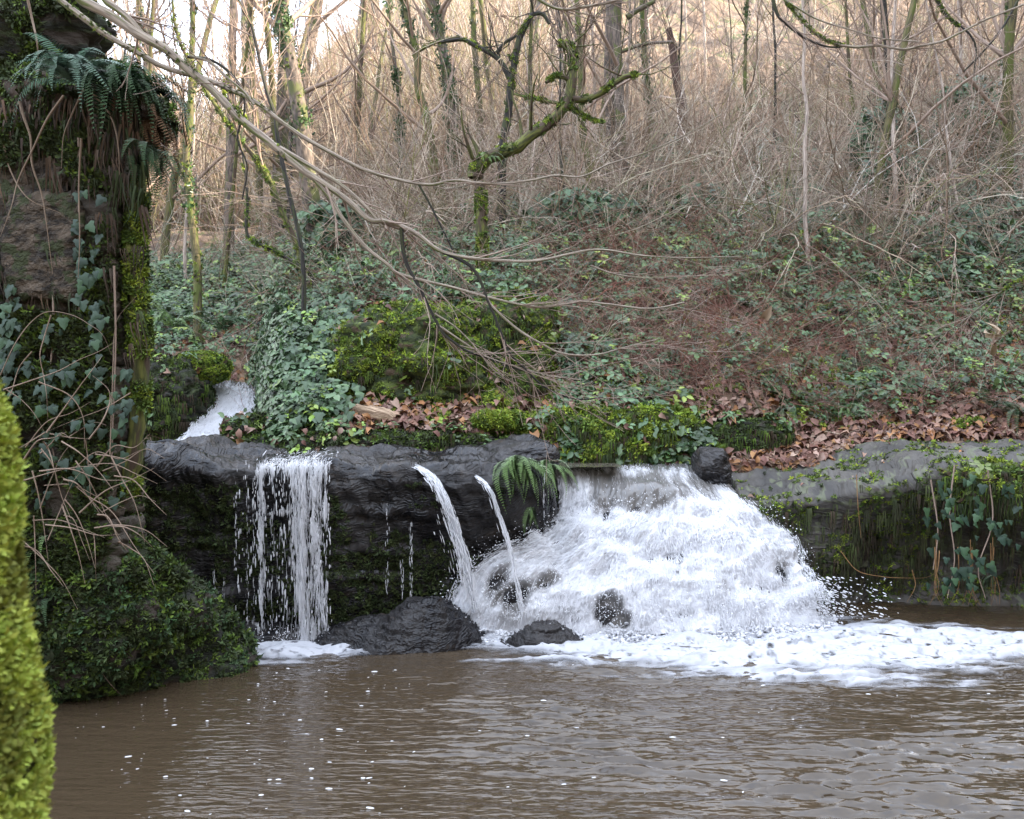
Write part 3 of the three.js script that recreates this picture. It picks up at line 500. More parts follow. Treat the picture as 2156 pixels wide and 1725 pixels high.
{ // flecks of foam and bubbles
  const r = RNG(60), g = new THREE.SphereGeometry(1, 14, 6, 0, Math.PI * 2, 0, Math.PI / 2), mat = new THREE.MeshPhysicalMaterial({ color: col(0.85, 0.87, 0.9), roughness: 0.3, transmission: 0.25, thickness: 0 }); g.scale(1, 0.35, 0.7);
  const small = []; let n = 0;
  for (let k = 0; k < 330; k++) {
    const px = 150 + r() * 2000, dens = px < 900 ? 1 : 0.3, py = 1400 + Math.pow(r(), 1.5) * 320; if (r() > dens) continue;
    const d = EYE * FOC / (py - CY), x = XF(px, d), z = -d; if (x < -1.7 && d > 5) continue;
    const s = 0.0025 + 0.008 * Math.pow(r(), 3), p = V(x, pool(x, z) - 0.0005, z);
    if (s > 0.005 && n < 70) { n++; const m = single('foam_fleck', g, mat, 'small white fleck of foam floating on the brown pool', 'foam fleck', 'foam flecks on the pool'); m.position.copy(p); m.scale.set(s * (1 + r()), s, s); m.rotation.y = (r() - 0.5) * 0.8; }
    else small.push({ p, s: V(s * (1 + r()), s, s), a: r() });
  }
  copies(scene, 'foam_specks', g, mat, small, 'tiny white bubbles scattered over the brown pool', 'bubbles');
}

/* ---------- trees ---------- */
const PROJ = 40;
function twigPath(r, p, dir, len, n, wob, lift) { const pts = [p.clone()], d = dir.clone().normalize(); for (let k = 1; k <= n; k++) { d.add(V((r() - 0.5) * wob, (r() - 0.5) * wob + lift, (r() - 0.5) * wob)).normalize(); pts.push(pts[k - 1].clone().addScaledVector(d, len / n)); } return pts; }
function limb(gb, r, p, dir, len, rad, depth, o) { // branch with side branches
  const n = depth > 1 ? 7 : depth === 1 ? 5 : 4, pts = twigPath(r, p, dir, len, n, o.wob, o.lift);
  tube(gb, pts, pts.map((_, k) => Math.max(o.min, rad * (1 - 0.8 * k / n))), depth > 1 ? 6 : depth === 1 ? 4 : 3);
  if (depth <= 0) return;
  const m = Math.round(o.kids * (0.7 + 0.6 * r()));
  for (let k = 0; k < m; k++) { const f = 0.2 + 0.8 * r(), i = Math.min(n - 1, Math.floor(f * n)), T = V().subVectors(pts[i + 1], pts[i]).normalize(), q = pts[i].clone().lerp(pts[i + 1], f * n - i);
    T.addScaledVector(rdir(r), o.spread); T.y += 0.15; limb(gb, r, q, T, len * (0.3 + 0.3 * r()), rad * 0.45 * (1 - 0.6 * f), depth - 1, o); }
}
const LEAFLET = (() => { // one pointed leaf, 1 long, folded along its midrib, lying in x-z
  const gb = new GB(), O = [[0, 0], [0.3, 0.26], [0.62, 0.27], [1, 0]]; 
  const L = O.map(([t, w]) => gb.v(V(t, -0.12 * t * t, 0), V(0, 1, 0))), A = [1, 2].map(k => gb.v(V(O[k][0], 0.07 - 0.12 * O[k][0] ** 2, O[k][1]), V(0, 0.94, -0.34))), B = [1, 2].map(k => gb.v(V(O[k][0], 0.07 - 0.12 * O[k][0] ** 2, -O[k][1]), V(0, 0.94, 0.34)));
  gb.i.push(L[0], A[0], L[1], L[1], A[0], A[1], L[1], A[1], L[2], L[2], A[1], L[3], L[0], L[1], B[0], L[1], B[1], B[0], L[1], L[2], B[1], L[2], L[3], B[1]); return gb.geo(); })();
function addLeaf(gb, p, q, s) { const b = gb.count, P = LEAFLET.attributes.position, N = LEAFLET.attributes.normal; for (let k = 0; k < P.count; k++) { _a.fromBufferAttribute(P, k).multiplyScalar(s).applyQuaternion(q).add(p); _b.fromBufferAttribute(N, k).applyQuaternion(q); gb.p.push(_a.x, _a.y, _a.z); gb.n.push(_b.x, _b.y, _b.z); gb.u.push(0, 0); } for (let k = 0; k < LEAFLET.index.count; k++) gb.i.push(b + LEAFLET.index.getX(k)); }
function leafQ(r, n, flat) { const d = rdir(r); d.addScaledVector(n, -d.dot(n) * flat).normalize(); const x = d, up = n.clone().addScaledVector(rdir(r), 0.5 * (1 - flat * 0.4)); up.addScaledVector(x, -up.dot(x)).normalize(); return new THREE.Quaternion().setFromRotationMatrix(_mx.makeBasis(x, up, V().crossVectors(x, up))); }
const sprigs = [0, 1, 2, 3].map(s => { const gb = new GB(), r = RNG(300 + s); for (let k = 0; k < 7; k++) addLeaf(gb, V((r() - 0.5) * 0.9, 0.15 + 0.6 * r(), (r() - 0.5) * 0.9), leafQ(r, UP, 0.75), 0.42 + 0.3 * r()); return gb.geo(); });
const ivySprig = (() => { const gb = new GB(), r = RNG(320); for (let k = 0; k < 6; k++) addLeaf(gb, V((r() - 0.5) * 1.1, 0.1 + 0.25 * r(), (r() - 0.5) * 1.1), leafQ(r, UP, 0.85), 0.5 + 0.25 * r()); return gb.geo(); })();
const mossGeo = [0, 1].map(s => { const gb = new GB(), r = RNG(340 + s); for (let k = 0; k < 13; k++) { const d = rdir(r); d.y = Math.abs(d.y) + 0.25; d.normalize(); const w = V().crossVectors(d, rdir(r)).normalize().multiplyScalar(0.13), p = V((r() - 0.5) * 0.5, 0, (r() - 0.5) * 0.5), l = 0.6 + 0.5 * r(), m = p.clone().addScaledVector(d, l * 0.55), t = p.clone().addScaledVector(d, l); t.y -= 0.25 * l; const a = gb.v(p, null), b = gb.v(m.clone().add(w), null), c = gb.v(m.clone().sub(w), null), e = gb.v(t, null); gb.i.push(a, b, c, b, e, c); } return gb.geo(); });
const GREEN = { ivy: [0.04, 0.082, 0.028], bramble: [0.075, 0.135, 0.05], bright: [0.17, 0.25, 0.04], moss: [0.21, 0.28, 0.025], mossDark: [0.034, 0.052, 0.013], mossDeep: [0.085, 0.14, 0.017] };
function ivyOn(tree, path, rad, y0, y1, count, size, seed) { // leaves hugging a trunk
  const r = RNG(seed), it = [], n = path.length - 1;
  for (let k = 0; k < count * 3 && it.length < count; k++) { const f = r() * n, i = Math.min(n - 1, Math.floor(f)), p = path[i].clone().lerp(path[i + 1], f - i); if (p.y < y0 || p.y > y1) continue; if (noise(p.y * 1.6, seed, 0) + 0.35 < r() * 0.6) continue;
    const T = V().subVectors(path[i + 1], path[i]).normalize(), d = rdir(r); d.addScaledVector(T, -d.dot(T)).normalize(); p.addScaledVector(d, rad[i] * (1.0 + 0.5 * r())); d.y -= 0.35; d.normalize(); it.push({ p, n: d, a: r() * 6.28, s: size * (0.6 + 0.7 * r()), c: jit(r, GREEN.ivy, 0.4) }); }
  copies(tree, 'ivy', ivySprig, M.leaf, it);
}
function mossOn(tree, path, rad, count, size, seed, upOnly = 0) {
  const r = RNG(seed), it = [], n = path.length - 1;
  for (let k = 0; k < count; k++) { const f = r() * n, i = Math.min(n - 1, Math.floor(f)), p = path[i].clone().lerp(path[i + 1], f - i), T = V().subVectors(path[i + 1], path[i]).normalize(), d = rdir(r); d.y += upOnly; d.addScaledVector(T, -d.dot(T)).normalize(); if (noise(p.x * 5, p.y * 5, p.z * 5) < -0.15) continue; p.addScaledVector(d, rad[i] * 0.92); it.push({ p, n: d, a: r() * 6.28, s: size * (0.6 + 0.8 * r()), c: jit(r, r() < 0.3 ? GREEN.moss : r() < 0.7 ? GREEN.mossDeep : GREEN.mossDark, 0.35) }); }
  copies(tree, 'moss', mossGeo[0], M.mossTuft, it);
}
// a tree whose trunk was read off the photograph: path of [px, py], at distance d; it goes on above the picture
function tree(name, label, d, path, w, mat, { crown = 9, top = 4, seed = 1, sub = [], ivy, moss, twig = M.twig, kids = 4, group } = {}) {
  const t = thing(name, label, 'tree', group), r = RNG(seed * 97 + 5), n = path.length * 5;
  const ctrl = path.map(([x, y, dd]) => at(x, y, d + (dd || 0)));
  if (top) { const a = ctrl[0], b = ctrl[1], dir = V().subVectors(a, b).normalize(); dir.y += 0.5; dir.normalize(); for (let k = 1; k <= 3; k++) ctrl.unshift(a.clone().addScaledVector(dir, top * k / 3).add(V((r() - 0.5) * 0.3, 0, (r() - 0.5) * 0.3))); }
  const foot = ctrl[ctrl.length - 1]; if (foot.y > ground(foot.x, foot.z) - 0.1) ctrl.push(V(foot.x, ground(foot.x, foot.z) - 0.25, foot.z));
  ctrl.reverse();
  const pts = spline(ctrl, n), R = w / 2 / FOC * d, rad = pts.map((p, k) => R * mix(1.12, top ? 0.42 : 0.6, k / n) * (k < 3 ? 1.35 - k * 0.12 : 1)), gb = new GB();
  tube(gb, pts, rad, 12, 0.16, seed); part(t, 'trunk', gb.geo(), mat);
  for (const [sp, sw] of sub) { const g2 = new GB(), q = spline(sp.map(([x, y, dd]) => at(x, y, d + (dd || 0))), sp.length * 5), rr = q.map((_, k) => sw / 2 / FOC * d * mix(1, 0.62, k / (q.length - 1))); tube(g2, q, rr, 8, 0.2, seed); for (let k = 0; k < 5; k++) { const i = 3 + Math.floor(r() * (q.length - 4)); limb(g2, r, q[i], rdir(r).add(V(0, 0.4, 0)), 0.35 + 0.5 * r(), rr[i] * 0.35, 1, { wob: 0.5, lift: 0.05, kids: 3, spread: 0.9, min: 0.0022 }); } part(t, 'branch', g2.geo(), mat); if (moss) mossOn(t, q, rr, moss * sp.length * 22, 0.035, seed + sw, 0.6); }
  if (crown) { const c = new GB(); for (let k = 0; k < crown; k++) { const f = 0.3 + 0.7 * Math.pow(r(), 0.7), i = Math.min(n - 1, Math.floor(f * n)), dir = rdir(r); dir.y = 0.35 + 0.6 * Math.abs(dir.y); limb(c, r, pts[i], dir, mix(2.6, 1.2, f) * (0.6 + 0.6 * r()) * Math.sqrt(d / 11), rad[i] * 0.5, 2, { wob: 0.4, lift: 0.06, kids, spread: 0.8, min: 0.0025 }); } part(t, 'crown', c.geo(), twig); }
  if (ivy) for (const [y0, y1, c] of ivy) ivyOn(t, pts, rad, y0, y1, c, 0.085, seed + c);
  if (moss) mossOn(t, pts, rad, moss * n * 18, 0.035, seed);
  return seat(t, V(foot.x, ctrl[0].y, foot.z));
}
const Q = (z, ox, oy) => z.map(([x, y, dd]) => [ox + 0.335 * x, oy + 0.335 * y, dd || 0]);
tree('mossy_tree', 'crooked moss covered tree bent sharply over above the bank', 9.4, Q([[835, 1085], [850, 1120], [868, 1200], [872, 1350], [880, 1600], [890, 1740]], 721, 0), 27, M.barkMoss, { crown: 0, top: 0, seed: 3, moss: 1.6,
  sub: [[Q([[832, 1120], [845, 1060], [900, 1000], [1000, 960, 0.05], [1100, 925, 0.1], [1180, 855, 0.1], [1300, 775, 0.15], [1380, 690, 0.15], [1430, 590, 0.2], [1445, 510, 0.2]], 721, 0), 33], [Q([[1440, 560, 0.2], [1450, 470, 0.2], [1450, 370, 0.25], [1430, 290, 0.3], [1360, 280, 0.3]], 721, 0), 20], [Q([[1445, 515, 0.2], [1400, 490, 0.2], [1340, 480, 0.15], [1280, 520, 0.1]], 721, 0), 12], [Q([[1430, 620, 0.2], [1520, 625, 0.2], [1620, 590, 0.2], [1700, 530, 0.2], [1770, 485, 0.2], [1860, 470, 0.2]], 721, 0), 16], [Q([[1420, 670, 0.2], [1520, 735, 0.2], [1640, 775, 0.2]], 721, 0), 8], [Q([[1360, 650, 0.15], [1200, 620, 0.3], [1080, 590, 0.5]], 721, 0), 8]] });
tree('dark_tree', 'slender black forked tree behind the crooked mossy tree', 11.2, Q([[1170, 130], [1120, 225], [1090, 350], [1065, 480], [1055, 560], [1040, 720], [1010, 900], [1000, 1150]], 721, 0), 18, M.barkDark, { crown: 0, top: 0, seed: 5, moss: 0.25, sub: [[Q([[1050, 490], [985, 375], [900, 320], [830, 285], [760, 250], [620, 265]], 721, 0), 12], [Q([[1170, 130], [1200, 90], [1260, 90], [1300, 150]], 721, 0), 11], [Q([[970, 330], [1030, 260], [1100, 225]], 721, 0), 7], [Q([[1090, 350], [1055, 380], [1045, 340]], 721, 0), 5]] });
tree('alder_tree', 'thick ivy clad trunk rising beside the overhanging branches', 11, Q([[1740, -30], [1770, 150], [1830, 400], [1880, 700], [1920, 1000], [1960, 1300], [1990, 1500], [1985, 1720]], 0, 0), 41, M.barkBrown, { seed: 7, crown: 16, kids: 5, ivy: [[4.4, 8.5, 260], [2.6, 3.7, 150]], moss: 0.25 });
tree('mossy_pole_tree', 'straight slim trunk with yellow moss beside the thick ivy clad trunk', 11, Q([[1210, -20], [1210, 200], [1200, 500], [1195, 750], [1170, 1000], [1190, 1200], [1210, 1400], [1240, 1700], [1240, 1990]], 0, 0), 17, M.barkGreen, { seed: 8, crown: 15, kids: 5, ivy: [[3.8, 5.4, 70]], moss: 0.35 });
tree('alder_tree', 'mossy footed slanting trunk behind the long straight twig', 12.5, Q([[380, -20], [430, 200], [470, 350], [475, 550], [530, 750], [560, 950], [600, 1150], [625, 1290]], 721, 0), 20, M.barkGreen, { seed: 9, ivy: [[6.2, 9, 160]], crown: 10, moss: 0.25, sub: [[Q([[480, 320], [560, 280], [640, 250], [740, 230]], 721, 0), 7]] });
tree('ivy_tree', 'upright trunk wrapped in ivy between two slanting trunks', 14.5, Q([[560, -20], [610, 200], [645, 400], [685, 700], [700, 1000], [735, 1180]], 721, 0), 25, M.barkBrown, { seed: 10, ivy: [[4, 9, 420]], crown: 9 });
tree('ivy_tree', 'thin stem with a dark ivy clump halfway up', 13.5, Q([[290, -10], [310, 240], [350, 600], [365, 900], [365, 1150]], 721, 0), 9, M.barkBrown, { seed: 11, ivy: [[5.4, 7.6, 220]], crown: 6 });
tree('dark_tree', 'wavy black stem crossing behind the overhanging branches', 8.6, Q([[1490, -20], [1530, 70], [1570, 130], [1610, 280], [1640, 420], [1680, 590], [1725, 720], [1740, 840], [1800, 1150], [1900, 1600]], 0, 0), 9, M.barkDark, { seed: 12, crown: 12, top: 2.5, kids: 5 });
tree('mossy_tree', 'low mossy stem leaning among the ivy at the gully', 10, Q([[1340, 640], [1440, 790], [1550, 930], [1640, 1040], [1700, 1150], [1780, 1350], [1880, 1600]], 0, 0), 12, M.barkMoss, { seed: 13, crown: 5, top: 1.2, moss: 0.5 });
tree('dark_tree', 'kinked dark stem drooping beside the leaning mossy stem', 9.6, Q([[1515, 850], [1530, 1000], [1545, 1100], [1555, 1300], [1555, 1480], [1640, 1540], [1760, 1600], [1860, 1660], [1960, 1730]], 0, 0), 8, M.barkDark, { seed: 14, crown: 3, top: 0.6, moss: 0.4 });
tree('mossy_pole_tree', 'mossy trunk standing beside the crooked mossy tree', 12, Q([[1470, -20], [1490, 300], [1500, 600], [1510, 850], [1550, 1050], [1560, 1330]], 721, 0), 16, M.barkGreen, { seed: 15, crown: 8, moss: 0.3 });
tree('alder_tree', 'grey trunk with a heavy side limb near the mossy branch tips', 14, Q([[1700, -20], [1715, 200], [1735, 400], [1740, 700], [1760, 1050]], 721, 0), 22, M.barkBrown, { seed: 16, crown: 8, sub: [[Q([[1740, 330], [1850, 290], [1950, 270], [2080, 265]], 721, 0), 9], [Q([[1790, 110], [1860, 60], [1960, 10]], 721, 0), 14]] });
tree('birch_sapling', 'slender pale pinkish birch standing alone above the brambles', 10.2, Q([[760, -20], [775, 200], [765, 500], [790, 700], [775, 900], [780, 1200], [775, 1350], [795, 1590]], 1435, 0), 9, M.barkPale, { seed: 17, crown: 6, kids: 3 });
tree('birch_sapling', 'pale birch with dark side twigs high on the slope', 14, Q([[1740, -20], [1755, 250], [1755, 500], [1775, 700], [1770, 950]], 1435, 0), 9, M.barkPale, { seed: 18, crown: 6, kids: 3 });
tree('dead_stump_tree', 'leaning reddish dead trunk on the slope', 15, Q([[2050, 180], [2080, 330], [2100, 480], [2135, 680]], 721, 0), 22, barkMat([0.05, 0.03, 0.022], [0.13, 0.075, 0.055], [0.08, 0.05, 0.04], 0.6), { seed: 19, crown: 0, top: 0 });
tree('ivy_tree', 'ivy hung trunk on the steep slope', 13, Q([[1270, -20], [1290, 250], [1300, 500], [1330, 750], [1370, 1000], [1390, 1400]], 1435, 0), 14, M.barkDark, { seed: 20, crown: 8, ivy: [[3.2, 6.2, 380]] });
for (const [k, px, d, w, lean, lb] of [[0, 300, 15, 12, 10, 'slim mossy trunk just beyond the fern topped wall'], [1, 470, 13, 9, -60, 'thin mossy trunk leaning between two ivy trunks'], [0, 545, 17, 16, 20, 'grey green trunk in the sunlit wood behind the dark wavy stem'], [1, 740, 16, 12, -30, 'mossy trunk behind the long level limb'], [0, 1010, 17, 14, 15, 'straight pale green trunk behind the forked black tree'], [1, 1110, 15, 10, -10, 'thin green trunk above the bent mossy limb'], [0, 1370, 16, 14, 20, 'green trunk beyond the mossy branch tips'], [0, 1560, 15, 9, -15, 'slim green trunk beside the pale birch'], [1, 1800, 14, 8, 20, 'slim green trunk behind the pale birch'], [0, 2110, 13, 11, -10, 'green trunk above the brambles']]) { const yb = CY - (ground(XF(px, d), -d) - EYE) * FOC / d; tree('mossy_pole_tree', lb, d, [[px - lean, -20], [px - lean * 0.6, yb * 0.35], [px - lean * 0.2 + 5, yb * 0.7], [px, yb]], w, k ? M.barkMoss : M.barkGreen, { seed: 200 + px, crown: 8, ivy: k ? null : [[5.5, 9, 90]], moss: 0.2 }); }
// bare trees and saplings of the wood behind: a few kinds, each standing on its own
const kinds = [];
function sapling(seed, h, rad, mat, twig, o = {}) {
  const r = RNG(seed), g = new THREE.Group(), pts = [V(0, -0.3, 0)], d = V((r() - 0.5) * 0.2, 1, (r() - 0.5) * 0.2); for (let k = 1; k <= 12; k++) { d.add(V((r() - 0.5) * 0.16, 0.06, (r() - 0.5) * 0.16)).normalize(); pts.push(pts[k - 1].clone().addScaledVector(d, h / 12)); }
  const rd = pts.map((_, k) => rad * mix(1.1, 0.25, k / 12)), gb = new GB(); tube(gb, spline(pts, 30), radii(rd, 30), 7, 0.15, seed);
  const c = new GB(); for (let k = 0; k < (o.n || 14); k++) { const f = (o.low || 0.2) + (1 - (o.low || 0.2)) * r(), i = Math.min(11, Math.floor(f * 12)), dir = rdir(r); dir.y = 0.4 + 0.7 * Math.abs(dir.y); limb(c, r, pts[i], dir, h * 0.28 * (1.15 - f) * (0.6 + 0.8 * r()), rd[i] * 0.45, 2, { wob: 0.45, lift: 0.07, kids: 4, spread: 0.75, min: 0.003 }); }
  part(g, 'trunk', gb.geo(), mat); part(g, 'crown', c.geo(), twig);
  return g;
}
kinds.push(['bare_tree', 'bare grey brown tree standing in the wood on the far slope', sapling(501, 9, 0.09, M.barkBrown, M.twig)], ['bare_tree', 'bare grey brown tree standing in the wood on the far slope', sapling(502, 11, 0.12, M.barkBrown, M.twig, { low: 0.3 })],
  ['green_pole_tree', 'slim bare tree with green algae on its stem on the far slope', sapling(503, 8, 0.055, M.barkGreen, M.twig)], ['pale_sapling', 'thin pale bare sapling on the wooded slope', sapling(504, 6, 0.03, M.barkPale, M.twig, { n: 10 })], ['dark_sapling', 'thin dark bare sapling on the wooded slope', sapling(505, 5, 0.022, M.barkDark, M.twigDark, { n: 12 })]);
{
  const r = RNG(601);
  for (let k = 0; k < 130; k++) {
    const px = -150 + 2500 * r(), d = 11.5 + 26 * Math.pow(r(), 1.3) * (px > 1400 ? 0.5 : 1), x = XF(px, d), z = -d, kk = Math.floor(r() * 5), [nm, lb, proto] = kinds[kk];
    if (kk < 2 && (d < 13 || (px > 1350 && r() < 0.8))) continue; if (kk === 2 && px > 1400 && r() < 0.5) continue;
    const g = proto.clone(); g.name = numbered(nm); g.userData = { label: lb, category: 'tree', group: lb.split(' ').slice(0, 4).join(' ') + ' trees' }; g.position.set(x, ground(x, z), z); g.rotation.set((r() - 0.5) * 0.22, r() * 6.28, (r() - 0.5) * 0.3); const s = 0.7 + 0.6 * r(); g.scale.setScalar(s); scene.add(g);
  }
}
/* ---------- undergrowth ---------- */
function stemGeo(seed, arch, kids) { // one bare stem, about 1 m long, with side twigs
  const gb = new GB(), r = RNG(seed), d = rdir(r); d.y = Math.abs(d.y) * 0.4 + 1.1 - arch * 0.75; const pts = twigPath(r, V(0, -0.05, 0), d, 1, 9, 0.3 + arch * 0.2, 0.02 - arch * 0.17), R = 0.0042;
  tube(gb, pts, pts.map((_, i) => R * (1 - 0.75 * i / 9)), 4);
  for (let m = 0; m < kids; m++) { const i = 2 + Math.floor(r() * 7), t = V().subVectors(pts[i], pts[i - 1]).normalize().addScaledVector(rdir(r), 0.75), l = 0.14 + 0.3 * r(), q = twigPath(r, pts[i], t, l, 4, 0.35, 0.03); tube(gb, q, q.map((_, j) => Math.max(0.0008, R * 0.5 * (1 - 0.7 * j / 4))), 3);
    if (r() < 0.6) { const q2 = twigPath(r, q[2], V().subVectors(q[2], q[1]).addScaledVector(rdir(r), 0.15), l * 0.6, 3, 0.35, 0.03); tube(gb, q2, q2.map((_, j) => Math.max(0.0007, R * 0.3 * (1 - 0.6 * j / 3))), 3); } }
  return gb.geo();
}
const stemsUp = [0, 1, 2, 3, 4, 5].map(k => stemGeo(700 + k, 0, 6)), canesArch = [0, 1, 2, 3].map(k => stemGeo(720 + k, 0.9, 4));
{ // extra slender trees where the sky shows through the wood
  const r = RNG(655); for (let k = 0; k < 16; k++) { const px = 180 + 430 * r(), d = 12.5 + 9 * r(), x = XF(px, d), z = -d, g = kinds[2 + (k % 3)][2].clone(), lb = kinds[2 + (k % 3)][1]; g.name = numbered(kinds[2 + (k % 3)][0]); g.userData = { label: lb, category: 'tree', group: lb.split(' ').slice(0, 4).join(' ') + ' trees' }; g.position.set(x, ground(x, z), z); g.rotation.set((r() - 0.5) * 0.3, r() * 6.28, (r() - 0.5) * 0.4); g.scale.setScalar(0.8 + 0.5 * r()); scene.add(g); }
}
const bankMask = (x, z) => fbm(x * 0.9 + 5, 2.5, z * 0.9, 3);
const twigCols = [[0.36, 0.29, 0.22], [0.46, 0.39, 0.31], [0.2, 0.145, 0.105], [0.3, 0.21, 0.15], [0.24, 0.24, 0.1], [0.62, 0.55, 0.46]];
stemsUp.forEach((g, v) => {
  const r = RNG(800 + v), up = [];
  const put = (px, d, len, w) => { const x = XF(px, d), z = -d; up.push({ p: V(x, ground(x, z), z), n: V((r() - 0.5) * 0.7, 1, (r() - 0.5) * 0.7).normalize(), a: r() * 6.28, s: V(w, len, w), c: jit(r, twigCols[Math.floor(r() * 6)], 0.3) }); };
  for (let k = 0; k < 1500; k++) { const px = -250 + 2750 * r(), d = 10.4 + 24 * Math.pow(r(), 1.3) * (px > 1300 ? 0.6 : 1); if (px < 700 && d < 13) continue; if (bankMask(XF(px, d) * 0.8, -d) + 0.25 < r() * 0.6) continue; const l = 0.7 + 1.9 * r() * r(); put(px, d, l * (d > 16 ? 1.4 : 1), (0.55 * l + 0.45) * (r() < 0.14 ? 2.4 : 1)); }
  for (let k = 0; k < 1000; k++) { const d = 20 + 50 * r() * r(); put(-150 + 1250 * r(), d, 1.5 + 3.2 * r(), 2 + 2 * r()); }
  copies(scene, 'twig_thicket', g, M.tint, up, 'bare upright stems crowding the wooded slope', 'thicket');
});
canesArch.forEach((g, v) => {
  const r = RNG(830 + v), ar = [];
  for (let k = 0; k < 2900; k++) { const px = 480 + 1950 * r(), d = 8.4 + 8 * r() * r(), x = XF(px, d), z = -d; if (px < 1180 && d < 9.0 && r() < 0.93) continue; if (px < 700 && d < 9) continue; if (px > 1600 && d < 9.1 && r() < 0.8) continue; if (bankMask(x * 1.4, z * 1.4) + 0.3 < r() * 0.6) continue; const l = 0.35 + 0.6 * r(); ar.push({ p: V(x, ground(x, z), z), n: V((r() - 0.5) * 0.9, 1, 0.35 + (r() - 0.5) * 0.8).normalize(), a: r() * 6.28, s: V(l, l, l), c: jit(r, r() < 0.4 ? [0.2, 0.095, 0.07] : twigCols[Math.floor(r() * 4)], 0.3) }); }
  for (let k = 0; k < 260; k++) { const px = 1160 + 1000 * r() * (r() < 0.6 ? 0.6 : 1), d = 8.5 + 2.2 * r(), x = XF(px, d), z = -d, l = 0.45 + 0.5 * r(); ar.push({ p: V(x, ground(x, z), z), n: V((r() - 0.5) * 1.1, 1, 0.2 + (r() - 0.5) * 0.8).normalize(), a: r() * 6.28, s: V(l, l * 1.1, l), c: jit(r, r() < 0.6 ? [0.24, 0.1, 0.07] : [0.32, 0.2, 0.14], 0.3) }); }
  for (let k = 0; k < 1700; k++) { const px = 650 + 1700 * r(), d = 10.5 + 10 * r(), x = XF(px, d), z = -d, l = 0.7 + 1.3 * r(), w = l * (r() < 0.15 ? 2 : 0.9); ar.push({ p: V(x, ground(x, z) + 1.3 * r() * r(), z), n: V((r() - 0.5) * 2.4, 0.6, (r() - 0.5) * 1.5).normalize(), a: r() * 6.28, s: V(l * 0.5 + w * 0.5, l, l * 0.5 + w * 0.5), c: jit(r, twigCols[Math.floor(r() * 4)], 0.3) }); }
  copies(scene, 'bramble_canes', g, M.tint, ar, 'arching brown bramble canes tangled over the bank', 'brambles');
});
// leaves of bramble, ivy and holly on the bank; litter
{ const r = RNG(870), it = []; for (let k = 0; k < 420; k++) { const px = 1150 + 1050 * r() * (r() < 0.6 ? 0.45 : 1), d = 8.3 + 1.6 * r(), x = XF(px, d), z = -d, l = 0.3 + 0.5 * r(); it.push({ p: V(x, ground(x, z) + 0.1 + 0.15 * r(), z), n: V((r() - 0.5) * 0.7, -0.55 + 0.5 * (r() - 0.3), 0.8).normalize(), a: r() * 6.28, s: V(l, l, l), c: jit(r, r() < 0.6 ? [0.2, 0.1, 0.075] : [0.3, 0.2, 0.15], 0.35) }); } copies(scene, 'bramble_canes', stemsUp[0], M.tint, it, 'reddish dead canes trailing down the bank', 'brambles'); }
const dryLeaf = [0, 1].map(s => { const g = LEAFLET.clone(), P = g.attributes.position, r = RNG(360 + s); for (let k = 0; k < P.count; k++) P.setY(k, P.getY(k) + 0.22 * Math.sin(P.getX(k) * 3 + s) + (r() - 0.5) * 0.12 + Math.abs(P.getZ(k)) * (s ? 0.7 : 0.3)); g.computeVertexNormals(); return g; });
const dryCols = [[0.17, 0.085, 0.06], [0.23, 0.13, 0.095], [0.12, 0.055, 0.04], [0.3, 0.2, 0.15], [0.27, 0.13, 0.05]];
